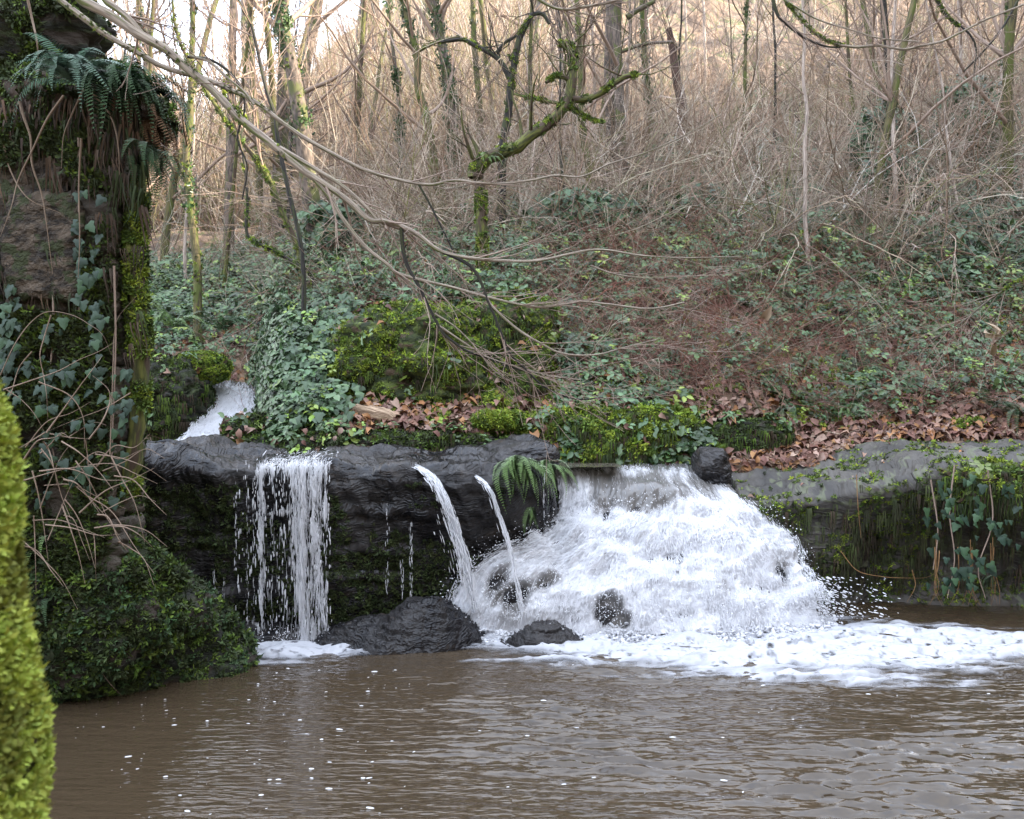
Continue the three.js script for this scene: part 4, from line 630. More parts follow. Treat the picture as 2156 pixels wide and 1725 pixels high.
{
  const r = RNG(900), buckets = sprigs.map(() => []), litter = [[], []], mossIt = [];
  const green = (px, d) => { // share of ground under leaves
    const py = CY - (ground(XF(px, d), -d) - EYE) * FOC / d; let k = 0.25;
    k += 0.65 * sst(440, 520, py) * sst(720, 600, py); if (px < 720) k += 0.45 * sst(560, 620, py); if (px > 700 && px < 1180 && py > 640) k -= 0.55; if (px > 1180) k += 0.22 - 0.12 * sst(780, 880, py); return k + 1.4 * fbm(px * 0.006, 3, d * 1.1, 3);
  };
  for (let k = 0; k < 60000; k++) { const px = 250 + 2150 * r(), d = 7.6 + 9 * Math.pow(r(), 1.6), x = XF(px, d), z = -d; if (px < 590 && d < 10.5) continue; if (px > 1500 && d < 8.5) continue; if (r() > green(px, d)) continue; const far = d > 11 ? 1.25 : 1; const hgt = r() * r() * (0.15 + 0.5 * clamp(0.5 + bankMask(x, z))); const b = r() < 0.1; buckets[Math.floor(r() * 4)].push({ p: V(x, ground(x, z) + hgt, z), n: gnormal(x, z).add(V(0, 0.4, 0.25)).normalize(), a: r() * 6.28, s: (0.045 + 0.11 * r() * r()) * far, c: jit(r, b ? GREEN.bright : r() < 0.5 ? GREEN.bramble : GREEN.ivy, 0.45) }); }
  for (let k = 0; k < 9000; k++) { const px = 1350 + 950 * r(), d = 10.5 + 9 * r(), x = XF(px, d), z = -d; if (fbm(x * 0.7, 4, z * 0.5, 3) < 0.1 + 0.1 * r()) continue; buckets[k & 3].push({ p: V(x, ground(x, z) + 0.7 * r() * r(), z), n: gnormal(x, z).add(V(0, 0.2, 0.5)).normalize(), a: r() * 6.28, s: 0.1 + 0.09 * r(), c: jit(r, GREEN.ivy, 0.45) }); }
  for (let k = 0; k < 9000; k++) { const px = 600 + 1700 * r(), d = 7.7 + 4.5 * r() * r(), x = XF(px, d), z = -d; if (px > 1500 && d < 8.4) continue; if (fbm(x * 1.1 + 9, 4, z * 1.1, 3) < 0.08) continue; mossIt.push({ p: V(x, ground(x, z) + 0.01, z), n: gnormal(x, z), a: r() * 6.28, s: 0.04 + 0.05 * r(), c: jit(r, r() < 0.6 ? GREEN.moss : GREEN.mossDeep, 0.4) }); }
  for (const [cx, cy, cd, rx, ry, n] of [[1880, 430, 12.2, 0.5, 0.75, 520], [1860, 300, 13, 0.45, 0.5, 300], [700, 500, 11, 0.4, 0.4, 240], [1240, 470, 10.8, 0.7, 0.35, 260], [2050, 250, 14, 0.6, 0.6, 240]]) { const c = at(cx, cy, cd); for (let k = 0; k < n; k++) { const v = rdir(r).multiplyScalar(Math.cbrt(r())); buckets[k & 3].push({ p: c.clone().add(V(v.x * rx, v.y * ry, v.z * 0.35)), n: V(v.x, 0.4 + v.y, v.z + 0.6).normalize(), a: r() * 6.28, s: 0.1 + 0.08 * r(), c: jit(r, GREEN.ivy, 0.45) }); } }
  for (let k = 0; k < 9000; k++) { const px = 730 + 460 * r(), d = 7.65 + 1.6 * r(), x = XF(px, d), z = -d; if (fbm(x * 2.2 + 3, 4, z * 2.2, 3) < -0.06) continue; mossIt.push({ p: V(x, ground(x, z) + 0.015, z), n: gnormal(x, z), a: r() * 6.28, s: 0.03 + 0.05 * r(), c: jit(r, r() < 0.5 ? GREEN.moss : GREEN.mossDeep, 0.4) }); }
  for (let k = 0; k < 2600; k++) { const px = 540 + 75 * r(), d = 7.5 + 3.2 * r(), x = XF(px, d), z = -d, n = gnormal(x, z); buckets[k & 3].push({ p: V(x, ground(x, z), z).addScaledVector(n, 0.03 + 0.05 * r()), n: n.add(V(-0.2, 0.2, 0.3)).normalize(), a: r() * 6.28, s: 0.06 + 0.06 * r(), c: jit(r, r() < 0.5 ? GREEN.ivy : GREEN.bramble, 0.45) }); }
  copies(scene, 'moss_carpet', mossGeo[1], M.mossTuft, mossIt, 'bright green moss growing between leaves on the bank', 'moss');
  const edge = (px) => lerpKeys([[500, 7.5], [1150, 7.55], [1480, 7.65], [1560, 7.45], [1700, 7.5], [1800, 8.0], [2156, 8.05]], px);
  for (let k = 0; k < 34000; k++) { const px = 300 + 2050 * r(), d = edge(px) + 8 * Math.pow(r(), 2.2), x = XF(px, d), z = -d; if (px < 590 && d < 10.4) continue; const near = d < 9; if (near && px < 1180 && px > 620 && fbm(px * 0.012, 1, d * 3, 3) < -0.02) continue; if (d > edge(px) + 0.9 && fbm(x * 2, 6, z * 2, 3) < -0.18) continue; litter[k & 1].push({ p: V(x, ground(x, z) + 0.012 + 0.05 * r() * r(), z), n: gnormal(x, z).add(rdir(r).multiplyScalar(0.55)).normalize(), a: r() * 6.28, s: 0.035 + 0.07 * r(), c: jit(r, dryCols[Math.floor(r() * 5)], 0.35) }); }
  sprigs.forEach((g, k) => copies(scene, 'bramble_leaves', g, M.leaf, buckets[k], 'glossy green bramble and ivy leaves carpeting the bank', 'ground cover'));
  dryLeaf.forEach((g, k) => copies(scene, 'leaf_litter', g, M.litter, litter[k], 'brown dead leaves scattered over the bank', 'leaf litter'));
  const bigMats = dryCols.map(c => std({ color: col(...c), roughness: 0.7 }));
  const spots = ['on the leaf strewn shelf behind the dark ledge', 'along the back of the grey slab'];
  for (let k = 0; k < 90; k++) { const w = k % 3 ? 1 : 0, px = w ? 1560 + 600 * r() : 760 + 370 * r(), d = w ? 8.15 + 0.75 * r() : 7.55 + 0.35 * r(), x = XF(px, d), z = -d; const m = single('fallen_leaf', dryLeaf[k & 1], bigMats[Math.floor(r() * 5)], 'large curled brown leaf lying ' + spots[w], 'dead leaf', 'large dead leaves ' + spots[w]); m.position.set(x, ground(x, z) + 0.03 + (w ? 0.02 : 0.05), z); m.quaternion.setFromUnitVectors(UP, V((r() - 0.5) * 1.1, 1, 0.6 * r()).normalize()).multiply(_q2.setFromAxisAngle(UP, r() * 6.28)); m.scale.setScalar(0.08 + 0.075 * r()); }
}
// moss on the rocks
function mossScatter(mesh, count, size, pick, seed, filter) {
  const s = sampler(mesh.geometry, seed), it = [[], []]; mesh.updateMatrixWorld();
  for (let k = 0; k < count; k++) { const q = s.next(); q.p.applyMatrix4(mesh.matrixWorld); if (filter && !filter(q, s.r)) continue; const n = q.n.clone().add(V(0, -0.25, 0)).normalize(); it[k & 1].push({ p: q.p, n, a: s.r() * 6.28, s: size * (0.45 + 1.3 * s.r() * s.r()), c: jit(s.r, pick(q, s.r), 0.5) }); }
  it.forEach((l, k) => { if (l.length) { const im = copies(scene, 'moss', mossGeo[k], M.mossTuft, l, 'moss', 'moss'); im.removeFromParent(); const inv = mesh.matrixWorld.clone().invert(); for (let j = 0; j < l.length; j++) { im.getMatrixAt(j, _m); im.setMatrixAt(j, _m.premultiply(inv)); } im.name = 'moss'; im.userData = { kind: 'stuff' }; mesh.add(im); } });
}
const patchy = (f, th) => (q, r) => fbm(q.p.x * f, q.p.y * f, q.p.z * f, 3) > th + (r() - 0.5) * 0.15;
for (const k of ['slab', 'rightSlab', 'face', 'cap', 'small', 'rightHump', 'tuft']) mossScatter(MR[k], k === 'face' ? 9000 : k === 'slab' ? 10000 : k === 'rightSlab' ? 3500 : 1500, k === 'face' ? 0.05 : 0.04, (q, r) => r() < 0.55 + 1.2 * fbm(q.p.x * 5, q.p.y * 5, q.p.z * 5, 2) ? GREEN.moss : GREEN.mossDeep, 1000 + k.length * 7, patchy(3.4, k === 'slab' ? -0.08 : -0.22));
const strandGeo = (() => { const gb = new GB(); for (let b = 0; b < 4; b++) { const a = b * 1.7, ox = 0.12 * Math.cos(a), oz = 0.12 * Math.sin(a); let last; for (let k = 0; k <= 4; k++) { const t = k / 4, w = 0.05 * (1 - t) + 0.008, y = -t * (0.7 + 0.1 * b), p = V(ox * (1 + t), y, oz + 0.06 * Math.sin(t * 4 + b)); const i = gb.v(V(p.x - w, p.y, p.z), null); gb.v(V(p.x + w, p.y, p.z), null); if (k) gb.i.push(last, i, last + 1, last + 1, i, i + 1); last = i; } } return gb.geo(); })();
function dress(mesh, seed, leaves, hang) { // litter and leaves on top, hanging strands below
  const s = sampler(mesh.geometry, seed), a = [], b = [], c = []; mesh.updateMatrixWorld();
  for (let k = 0; k < leaves * 4; k++) { const q = s.next(); q.p.add(mesh.position); if (q.n.y < 0.25 || noise(q.p.x * 4, 1, q.p.z * 4) < -0.1) continue; (s.r() < 0.55 ? a : b).push({ p: q.p.add(V(0, 0.02 + 0.03 * s.r(), 0)), n: q.n.add(rdir(s.r).multiplyScalar(0.5)).normalize(), a: s.r() * 6.28, s: 0.05 + 0.06 * s.r(), c: null }); }
  for (const t of a) t.c = jit(s.r, dryCols[Math.floor(s.r() * 5)], 0.3); for (const t of b) t.c = jit(s.r, s.r() < 0.25 ? GREEN.bright : GREEN.bramble, 0.4);
  for (let k = 0; k < hang * 4; k++) { const q = s.next(); q.p.add(mesh.position); if (q.n.y > 0.3 || q.n.z < 0.1) continue; const l = 0.05 + 0.1 * s.r(); c.push({ p: q.p.addScaledVector(q.n, 0.012), s: V(l, l, l), a: (s.r() - 0.5) * 1.2, c: jit(s.r, s.r() < 0.5 ? GREEN.mossDark : s.r() < 0.5 ? [0.05, 0.035, 0.02] : GREEN.mossDeep, 0.4) }); }
  const put = (n, g, m, l) => { if (!l.length) return; const im = copies(mesh, n, g, m, l.map(t => ({ ...t, p: t.p.clone().sub(mesh.position) }))); return im; };
  put('leaf_litter', dryLeaf[0], M.litter, a); put('leaves', sprigs[0], M.leaf, b); put('hanging_moss', strandGeo, M.mossTuft, c);
}
for (const [k, a, b] of [['front', 300, 900], ['face', 150, 1500], ['faceR', 160, 500], ['corner', 40, 300], ['slab', 60, 200], ['rightSlab', 60, 250], ['rightHump', 10, 700], ['gully', 40, 300]]) dress(MR[k], 1500 + k.length, a, b);
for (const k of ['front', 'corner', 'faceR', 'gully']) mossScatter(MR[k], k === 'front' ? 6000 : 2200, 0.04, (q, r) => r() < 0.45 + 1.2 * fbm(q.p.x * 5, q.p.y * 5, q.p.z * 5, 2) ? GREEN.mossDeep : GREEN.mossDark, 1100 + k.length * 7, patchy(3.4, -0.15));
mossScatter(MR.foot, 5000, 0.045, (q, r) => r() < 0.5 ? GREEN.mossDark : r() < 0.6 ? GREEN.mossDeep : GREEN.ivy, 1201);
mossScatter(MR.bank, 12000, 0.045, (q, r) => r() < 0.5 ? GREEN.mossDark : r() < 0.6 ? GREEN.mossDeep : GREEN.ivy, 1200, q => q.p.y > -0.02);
ledgeL.updateMatrixWorld(); ledgeR.updateMatrixWorld();
{ const m = ledgeR.children[0], s = sampler(m.geometry, 1778), a = [], o = V().setFromMatrixPosition(m.matrixWorld); for (let k = 0; k < 2600; k++) { const q = s.next(); q.p.add(o); if (q.n.y < 0.7 || q.p.z > -6.7 || s.r() > 0.06 + 0.5 * sst(-7.4, -8.2, q.p.z)) continue; a.push({ p: q.p.clone().add(V(0, 0.012, 0)).sub(o), n: q.n.add(rdir(s.r).multiplyScalar(0.4)).normalize(), a: s.r() * 6.28, s: 0.02 + 0.06 * s.r() * s.r(), c: jit(s.r, dryCols[Math.floor(s.r() * 5)], 0.3) }); } copies(m, 'leaf_litter', dryLeaf[0], M.litter, a); }
{ const m = ledgeR.children[0], s = sampler(m.geometry, 1777), c = [], o = V().setFromMatrixPosition(m.matrixWorld); for (let k = 0; k < 9000; k++) { const q = s.next(); q.p.add(o); if (q.n.y > 0.35 || q.n.z < 0.1 || q.p.y < 0.15) continue; const l = 0.05 + 0.13 * s.r(); c.push({ p: q.p.addScaledVector(q.n, 0.015).sub(o), s: V(l * 0.5, l, l), a: (s.r() - 0.5) * 1.2, c: jit(s.r, s.r() < 0.55 ? [0.035, 0.038, 0.014] : s.r() < 0.5 ? [0.06, 0.042, 0.025] : [0.055, 0.07, 0.02], 0.4) }); } copies(m, 'hanging_moss', strandGeo, M.mossTuft, c); }
mossScatter(ledgeL.children[0], 46000, 0.032, (q, r) => r() < 0.45 ? [0.05, 0.068, 0.018] : GREEN.mossDark, 1300, (q, r) => q.p.y > 0 && q.p.y < 1.0 && q.n.z > 0.1 && fbm(q.p.x * 1.8, q.p.y * 2.6, 2, 4) + 0.3 * sst(-1.6, -2.4, q.p.x) + 0.16 * sst(0.7, 0.2, q.p.y) - 0.25 * sst(-0.6, 0.1, q.p.x) - 0.1 * sst(0.75, 1, q.p.y) > 0.0 + 0.1 * (r() - 0.5));
mossScatter(ledgeR.children[0], 42000, 0.027, (q, r) => r() < 0.35 ? GREEN.moss : r() < 0.5 ? GREEN.mossDeep : GREEN.mossDark, 1301, (q, r) => q.p.y > 0 && (q.n.y > 0.5 ? fbm(q.p.x * 3, q.p.z * 7, 1, 3) > 0.1 : q.n.z > 0 && fbm(q.p.x * 2, q.p.y * 1.2, 5, 3) > -0.03));

/* ---------- ferns ---------- */
function frondGeo(seed, len, wid, arch, n = 30) { // frond from the origin, growing along +x, arching down
  const gb = new GB(), r = RNG(seed), pts = []; for (let k = 0; k <= n; k++) { const t = k / n; pts.push(V(len * (t - 0.12 * arch * t * t), len * (0.35 * t * (1 - arch) + 0.25 * Math.sin(t * Math.PI * 0.9) - arch * 0.55 * t * t), len * 0.05 * Math.sin(t * 4 + seed))); }
  tube(gb, pts, pts.map((_, k) => 0.0018 * (1 - 0.8 * k / n) + 0.0004), 3);
  const q = new THREE.Quaternion();
  for (let k = 2; k <= n; k++) { const t = k / n, T = V().subVectors(pts[k], pts[k - 1]).normalize(), side = V().crossVectors(T, UP).normalize(), up = V().crossVectors(side, T), l = wid * Math.pow(Math.sin(Math.PI * Math.pow(clamp(t * 0.96 + 0.03), 0.62)), 0.8) * (0.9 + 0.2 * r());
    for (const s of [-1, 1]) for (let h = 0; h < 1; h++) { const d = side.clone().multiplyScalar(s).addScaledVector(T, 0.28 + 0.12 * r()).addScaledVector(up, -0.05 - 0.25 * r()).normalize(), w = T.clone().addScaledVector(d, -T.dot(d)).normalize().multiplyScalar(len / n * 0.33), p = pts[k].clone(), N = V().crossVectors(w, d).normalize(); if (N.dot(up) < 0) N.negate();
      const A = gb.v(p.clone().addScaledVector(w, 0.7), N), B = gb.v(p.clone().addScaledVector(w, -0.7), N), C = gb.v(p.clone().addScaledVector(d, l * 0.55).addScaledVector(w, 0.75), N), D = gb.v(p.clone().addScaledVector(d, l * 0.55).addScaledVector(w, -0.75), N), E = gb.v(p.clone().addScaledVector(d, l).addScaledVector(N, -l * 0.12), N); gb.i.push(A, B, C, B, D, C, C, D, E); } }
  return gb.geo();
}
const fronds = [0, 1, 2, 3].map(k => frondGeo(400 + k, 1, 0.16, 0.35 + 0.22 * k));
function fern(label, px, py, d, n, size, out, seed, mat = M.fernLeaf, spread = 1.6, name = 'fern') {
  const g = thing(name, label, 'fern'), r = RNG(seed), o = at(px, py, d); g.position.copy(o); const base = Math.atan2(-out.z, out.x);
  for (let k = 0; k < n; k++) { const m = part(g, 'frond', fronds[Math.floor(r() * 4)], mat); m.rotation.set((r() - 0.5) * 0.5, base + (r() - 0.5) * spread * 2, (r() - 0.35) * 0.7 + out.y, 'YXZ'); m.scale.setScalar(size * (0.65 + 0.5 * r())); m.position.set((r() - 0.5) * 0.05, 0, (r() - 0.5) * 0.05); }
  return g;
}
const bright = new THREE.MeshPhysicalMaterial({ color: col(0.16, 0.27, 0.08), roughness: 1, transmission: 0.35, thickness: 0 });
fern('hanging fern clump on the end of the dark ledge beside the cascade', 1080, 975, 6.18, 30, 0.36, V(0.5, -0.6, 1), 1, bright, 1.1);
fern('small drooping fern at the rim between ledge and cascade', 1150, 978, 6.4, 9, 0.28, V(0.6, -0.5, 0.8), 2, bright, 0.9);
fern('single fern frond hanging low on the dark ledge face', 1118, 1065, 6.22, 3, 0.22, V(0.05, -1.3, 0.5), 3, bright, 0.3);
fern('blue green fern spray on top of the old wall', 150, 175, 4.55, 40, 0.34, V(0.1, -0.15, 1), 4, new THREE.MeshPhysicalMaterial({ color: col(0.16, 0.27, 0.19), roughness: 1, transmission: 0.35, thickness: 0 }), 1.6);
fern('thick fern skirt hanging off the corner of the old wall', 255, 190, 4.62, 48, 0.4, V(0.8, -0.45, 0.6), 5, M.fernLeaf, 1.1);
fern('rusty brown dying fern under the wall corner', 300, 255, 4.7, 18, 0.36, V(0.9, -0.75, 0.3), 6, M.fernBrown, 0.7);
fern('dark fern drooping below the rusty fern at the wall edge', 290, 320, 4.65, 18, 0.32, V(0.8, -0.9, 0.5), 7, M.fernLeaf, 0.8);
fern('fern with spread fronds at the far end of the grey slab', 2090, 860, 8.4, 9, 0.42, V(-0.1, 0.0, 1), 8);
fern('fern low on the leaf litter beside the slab moss hummock', 2150, 880, 8.2, 8, 0.45, V(-0.6, -0.1, 0.8), 9);
fern('small fern tuft on the bank above the moss cushion', 1180, 890, 7.75, 5, 0.24, V(0, -0.5, 1), 10);
fern('fern hanging from the bramble edge over the slab corner', 1660, 860, 8.2, 6, 0.28, V(-0.3, -0.6, 1), 11);
fern('fern sprig growing beside the large curled leaves', 1790, 875, 8.3, 6, 0.24, V(0.2, 0.2, 1), 12, bright);
fern('pale fern beside the ivy covered boulder', 600, 660, 8.9, 9, 0.42, V(-0.7, 0.0, 0.8), 13);
fern('fern arching over the gully above the distant cascade', 470, 700, 10.3, 10, 0.6, V(-0.3, 0.1, 1), 14);
fern('fern cluster between the gully and the wall', 360, 690, 9.5, 10, 0.6, V(0.5, -0.1, 1), 15, bright);
fern('fern at the foot of the thick ivy clad trunk', 735, 620, 9.6, 8, 0.5, V(0.2, 0, 1), 16);
fern('fern growing out of the crooked tree where it bends', 1030, 335, 9.3, 5, 0.3, V(0.4, -0.2, 1), 17, bright);
fern('fern on the wall face above the dark ledge', 205, 1040, 4.75, 6, 0.22, V(0.9, 0.1, 0.5), 18);
fern('bright fern among moss on the pool edge bank', 110, 1160, 4.75, 9, 0.3, V(0.6, -0.3, 1), 19, bright);
fern('dark fern on the shaded side of the pool edge bank', 240, 1215, 4.95, 8, 0.26, V(0.8, -0.4, 0.8), 20);
fern('fern in the wall shadow beside the mossy trunk', 90, 1250, 4.7, 8, 0.28, V(0.8, -0.4, 1), 21);
fern('tiny fern under the ivy at the outer end of the slab', 2085, 1210, 6.6, 4, 0.16, V(0, -0.9, 1), 22);
/* ---------- the ruined wall ---------- */
const wallStone = [[0.07, 0.06, 0.047], [0.09, 0.074, 0.056], [0.06, 0.064, 0.04], [0.05, 0.046, 0.04]].map((c, k) => std({ map: tex(256, (u, v) => { const t = tf(u, v, 0, 5), m = sst(0.5, 0.62, tf((u + 0.3 + k * 0.1) % 1, v, 1, 5)); return S3(...lerp3(c.map(x => x * mix(0.5, 1.5, t)), [0.03, 0.042, 0.012], m)); }, true), roughness: 0.85, bumpMap: grainT, bumpScale: 0.02 }));
const paleStone = std({ map: tex(512, (u, v) => { const a = tf(u, v, 2, 5), b = tf((u + 0.4) % 1, (v + 0.2) % 1, 1, 4), c = Math.abs(tf((u + 0.1) % 1, (v + 0.7) % 1, 1, 3) - 0.5); return S3(...lerp3(lerp3(lerp3([0.022, 0.017, 0.012], [0.105, 0.08, 0.055], sst(0.25, 0.75, a)), [0.035, 0.045, 0.014], sst(0.48, 0.6, b)), [0.012, 0.01, 0.008], sst(0.02, 0.0, c))); }, true), roughness: 0.85, bumpMap: grainFine, bumpScale: 0.03 });
paleStone.map.repeat.set(2, 2);
const wall = thing('ruined_wall', 'tall ruined stone wall end overgrown with ivy ferns and brambles', 'wall');
{
  const r = RNG(55), X0 = -4.1, X1 = -2.0;
  const core = rockGeo(1.02, 1.2, 0.16, 44, { p: 9, amp: 0.03, nu: 120, nv: 90, layers: 6, step: 0.02 }); core.translate((X0 + X1) / 2, 1.78, -4.86); part(wall, 'mortar_core', core, wallStone[1]);
  let y = 0.62; const variants = [0, 1, 2, 3, 4].map(k => rockGeo(0.5, 0.5, 0.5, 60 + k, { p: 12, amp: 0.1, freq: 3, nu: 64, nv: 44, layers: 6, step: 0.05 }));
  while (y < 2.8) { const h = 0.24 + 0.2 * r(); let x = X1 + 0.02 * r(); while (x > X0) { const w = 0.24 + 0.36 * r(); const m = part(wall, 'stone', variants[Math.floor(r() * 5)], wallStone[Math.floor(r() * 4)]); m.scale.set(w * 1.0, h * 0.99, 0.34 + 0.05 * r()); m.position.set(x - w / 2, y + h / 2, -4.79 - 0.03 * r()); m.rotation.y = (r() - 0.5) * 0.12; x -= w; } y += h; }
  const big = part(wall, 'stone', rockGeo(0.2, 0.27, 0.1, 66, { p: 7, amp: 0.16, freq: 3, layers: 5, step: 0.05 }), paleStone, 'large bare brown stone'); big.position.copy(at(105, 525, 4.66));
  const low = part(wall, 'stone', rockGeo(0.17, 0.13, 0.09, 67, { p: 6, amp: 0.16, freq: 3, layers: 5, step: 0.05 }), paleStone); low.position.copy(at(85, 395, 4.68));
  const cap = part(wall, 'soil_cap', rockGeo(0.78, 0.26, 0.22, 68, { p: 2.4, amp: 0.3, layers: 4, nu: 130, nv: 80 }), std({ map: tex(256, (u, v) => S3(...lerp3([0.03, 0.022, 0.016], [0.09, 0.062, 0.042], tf(u, v, 1, 5))), true), roughness: 0.95, bumpMap: grainT, bumpScale: 0.04 })); cap.position.copy(at(20, 245, 4.85));
  const cap2 = part(wall, 'soil_cap', rockGeo(0.62, 0.34, 0.3, 69, { p: 2.4, amp: 0.3, layers: 4, nu: 130, nv: 80 }), M.darkMoss); cap2.position.copy(at(-30, 110, 5.0));
  const strip = new GB(), sp = spline([[292, 330], [286, 480], [285, 600], [295, 720], [290, 850], [280, 960], [265, 1040]].map(([a, b]) => at(a, b, 4.72)), 50); tube(strip, sp, sp.map((_, k) => 0.045 + 0.02 * noise(k * 0.3, 1, 2)), 10, 0.5, 3); const st = part(wall, 'root', strip.geo(), M.barkMoss);
  mossOn(wall, sp, sp.map(() => 0.05), 1500, 0.035, 91);
  wall.updateMatrixWorld();
  for (const m of wall.children.filter(c => c.name === 'mortar_core')) { const s = sampler(m.geometry, 70), it = []; for (let k = 0; k < 24000; k++) { const q = s.next(); if (q.n.z < 0.3 && q.n.x < 0.3) continue; if (fbm(q.p.x * 2.2, q.p.y * 2.2, 3, 3) < -0.14 || (q.p.x > -2.62 && q.p.x < -2.12 && q.p.y > 1.98 && q.p.y < 2.6)) continue; q.p.z += 0.14 * Math.max(0, q.n.z); if (q.n.x > 0.3) q.p.x += 0.02; it.push({ p: q.p, n: q.n.clone().add(V(0, -0.6, 0)).normalize(), a: s.r() * 6.28, s: 0.03 + 0.03 * s.r(), c: jit(s.r, s.r() < 0.25 ? GREEN.mossDeep : GREEN.mossDark, 0.4) }); } copies(wall, 'moss', mossGeo[1], M.mossTuft, it); }
  for (const m of [cap, cap2]) { const s = sampler(m.geometry, 71), it = []; for (let k = 0; k < 2600; k++) { const q = s.next(); q.p.add(m.position); if (fbm(q.p.x * 3, q.p.y * 3, 1, 3) < -0.03) continue; it.push({ p: q.p, n: q.n, a: s.r() * 6.28, s: 0.03 + 0.03 * s.r(), c: jit(s.r, s.r() < 0.3 ? GREEN.mossDeep : GREEN.mossDark, 0.4) }); } copies(wall, 'moss', mossGeo[0], M.mossTuft, it); }
  const hr = RNG(333), hs = []; for (let k = 0; k < 420; k++) { const px = 330 * hr(), py = 200 + 200 * hr() * hr() + (hr() < 0.3 ? 500 * hr() : 0), l = 0.08 + 0.16 * hr(); hs.push({ p: at(px * 0.93, py, 4.62 - 0.05 * hr()), a: (hr() - 0.5) * 1.5, n: V((hr() - 0.5) * 0.5, 1, 0).normalize(), s: V(l * 0.5, l, l), c: jit(hr, hr() < 0.5 ? [0.045, 0.03, 0.02] : hr() < 0.5 ? [0.1, 0.065, 0.04] : GREEN.mossDark, 0.4) }); } copies(wall, 'dead_roots', strandGeo, M.mossTuft, hs);
  seat(wall, V(-3, 0.3, -4.85));
}
// ivy: lobed leaves
const ivyLeaf = [0, 1].map(s => { const gb = new GB(), O = [[0, 0], [-0.12, 0.3], [0.1, 0.52], [0.36, 0.3], [0.55, 0.3], [1, 0]], c = gb.v(V(0.32, 0.05, 0), null); const ring = [...O.map(([x, z]) => [x, z]), ...O.slice(1, 5).reverse().map(([x, z]) => [x, -z])].map(([x, z]) => gb.v(V(x, -0.06 * (Math.abs(z) * 3 + x * x * (1 + s)), z), null)); ring.forEach((a, k) => gb.i.push(c, a, ring[(k + 1) % ring.length])); const g = gb.geo(); return g; });
const ivyMats = [[0.012, 0.035, 0.018], [0.02, 0.052, 0.024], [0.035, 0.085, 0.034], [0.016, 0.045, 0.026]].map(c => std({ color: col(...c), roughness: 0.55 }));
function ivyPlant(label, region, count, size, seed, stems, d, nrm) {
  const g = thing('ivy', label, 'ivy'), r = RNG(seed);
  for (const s of stems) { const gb = new GB(), q = spline(s.map(([a, b]) => at(a, b, d - 0.03)), s.length * 6); tube(gb, q, q.map((_, k) => 0.005 * (1 - 0.6 * k / q.length) + 0.001), 5); part(g, 'stem', gb.geo(), M.twig); }
  let n = 0; for (let k = 0; k < count * 8 && n < count; k++) { const [x0, y0, x1, y1] = region[Math.floor(r() * region.length)], px = mix(x0, x1, r()), py = mix(y0, y1, r()); if (fbm(px * 0.02, py * 0.02, seed, 3) < -0.04) continue; n++; const m = part(g, 'leaf', ivyLeaf[k & 1], ivyMats[Math.floor(r() * 4)]); m.position.copy(at(px, py, d - 0.02 - 0.09 * r())); const x = V((r() - 0.5) * 1.4, -0.8 - 0.3 * r(), 0.25).normalize(), up = nrm.clone().addScaledVector(rdir(r), 0.55); up.y += 0.25; up.addScaledVector(x, -up.dot(x)).normalize(); m.quaternion.setFromRotationMatrix(_mx.makeBasis(x, up, V().crossVectors(x, up))); m.scale.setScalar(size * (0.6 + 0.7 * r())); }
  return seat(g, at((region[0][0] + region[0][2]) / 2, region[0][3], d));
}
ivyPlant('dark ivy with pointed leaves climbing the old wall', [[0, 660, 270, 920], [155, 400, 215, 680], [60, 720, 290, 1060], [0, 600, 40, 900]], 270, 0.05, 11, [[[165, 290], [166, 400], [165, 580], [170, 740]], [[110, 560], [112, 700], [100, 860], [120, 1000]], [[240, 560], [243, 720], [235, 960]]], 4.6, V(0.1, 0, 1));
ivyPlant('pale green ivy hanging over the outer end of the grey slab', [[1950, 1020, 2150, 1230], [1980, 1000, 2156, 1140], [1985, 1140, 2110, 1240]], 95, 0.06, 12, [[[2010, 980], [2000, 1080], [2010, 1180], [1995, 1260]], [[2080, 990], [2090, 1100], [2060, 1200], [2075, 1260]], [[1960, 1010], [1975, 1120], [1965, 1200]]], 6.5, V(0, 0, 1));
{ // ivy over the boulder beside the gully
  const g = thing('ivy', 'dense blue green ivy draped over the boulder beside the distant cascade', 'ivy'), r = RNG(21); let n = 0;
  const mats = [[0.05, 0.1, 0.042], [0.036, 0.076, 0.03], [0.075, 0.135, 0.055]].map(c => std({ color: col(...c), roughness: 0.45 }));
  for (let k = 0; k < 3000 && n < 290; k++) { const px = 575 + 190 * r(), d = 7.5 + 1.5 * r(), x = XF(px, d), z = -d; if (fbm(x * 3, 1, z * 3, 3) < -0.1) continue; n++; const m = part(g, 'leaf', ivyLeaf[k & 1], mats[k % 3]), N = gnormal(x, z).add(V(0, 0, 0.4)).addScaledVector(rdir(r), 0.5).normalize(); m.position.set(x, ground(x, z) + 0.06 + 0.14 * r(), z + 0.05); const dn = V((r() - 0.5) * 1.2, -0.8, 0.5); dn.addScaledVector(N, -dn.dot(N)).normalize(); m.quaternion.setFromRotationMatrix(_mx.makeBasis(dn, N, V().crossVectors(dn, N))); m.scale.setScalar(0.06 + 0.045 * r()); }
  const b = at(640, 900, 7.6); b.y = ground(b.x, b.z); seat(g, b);
}
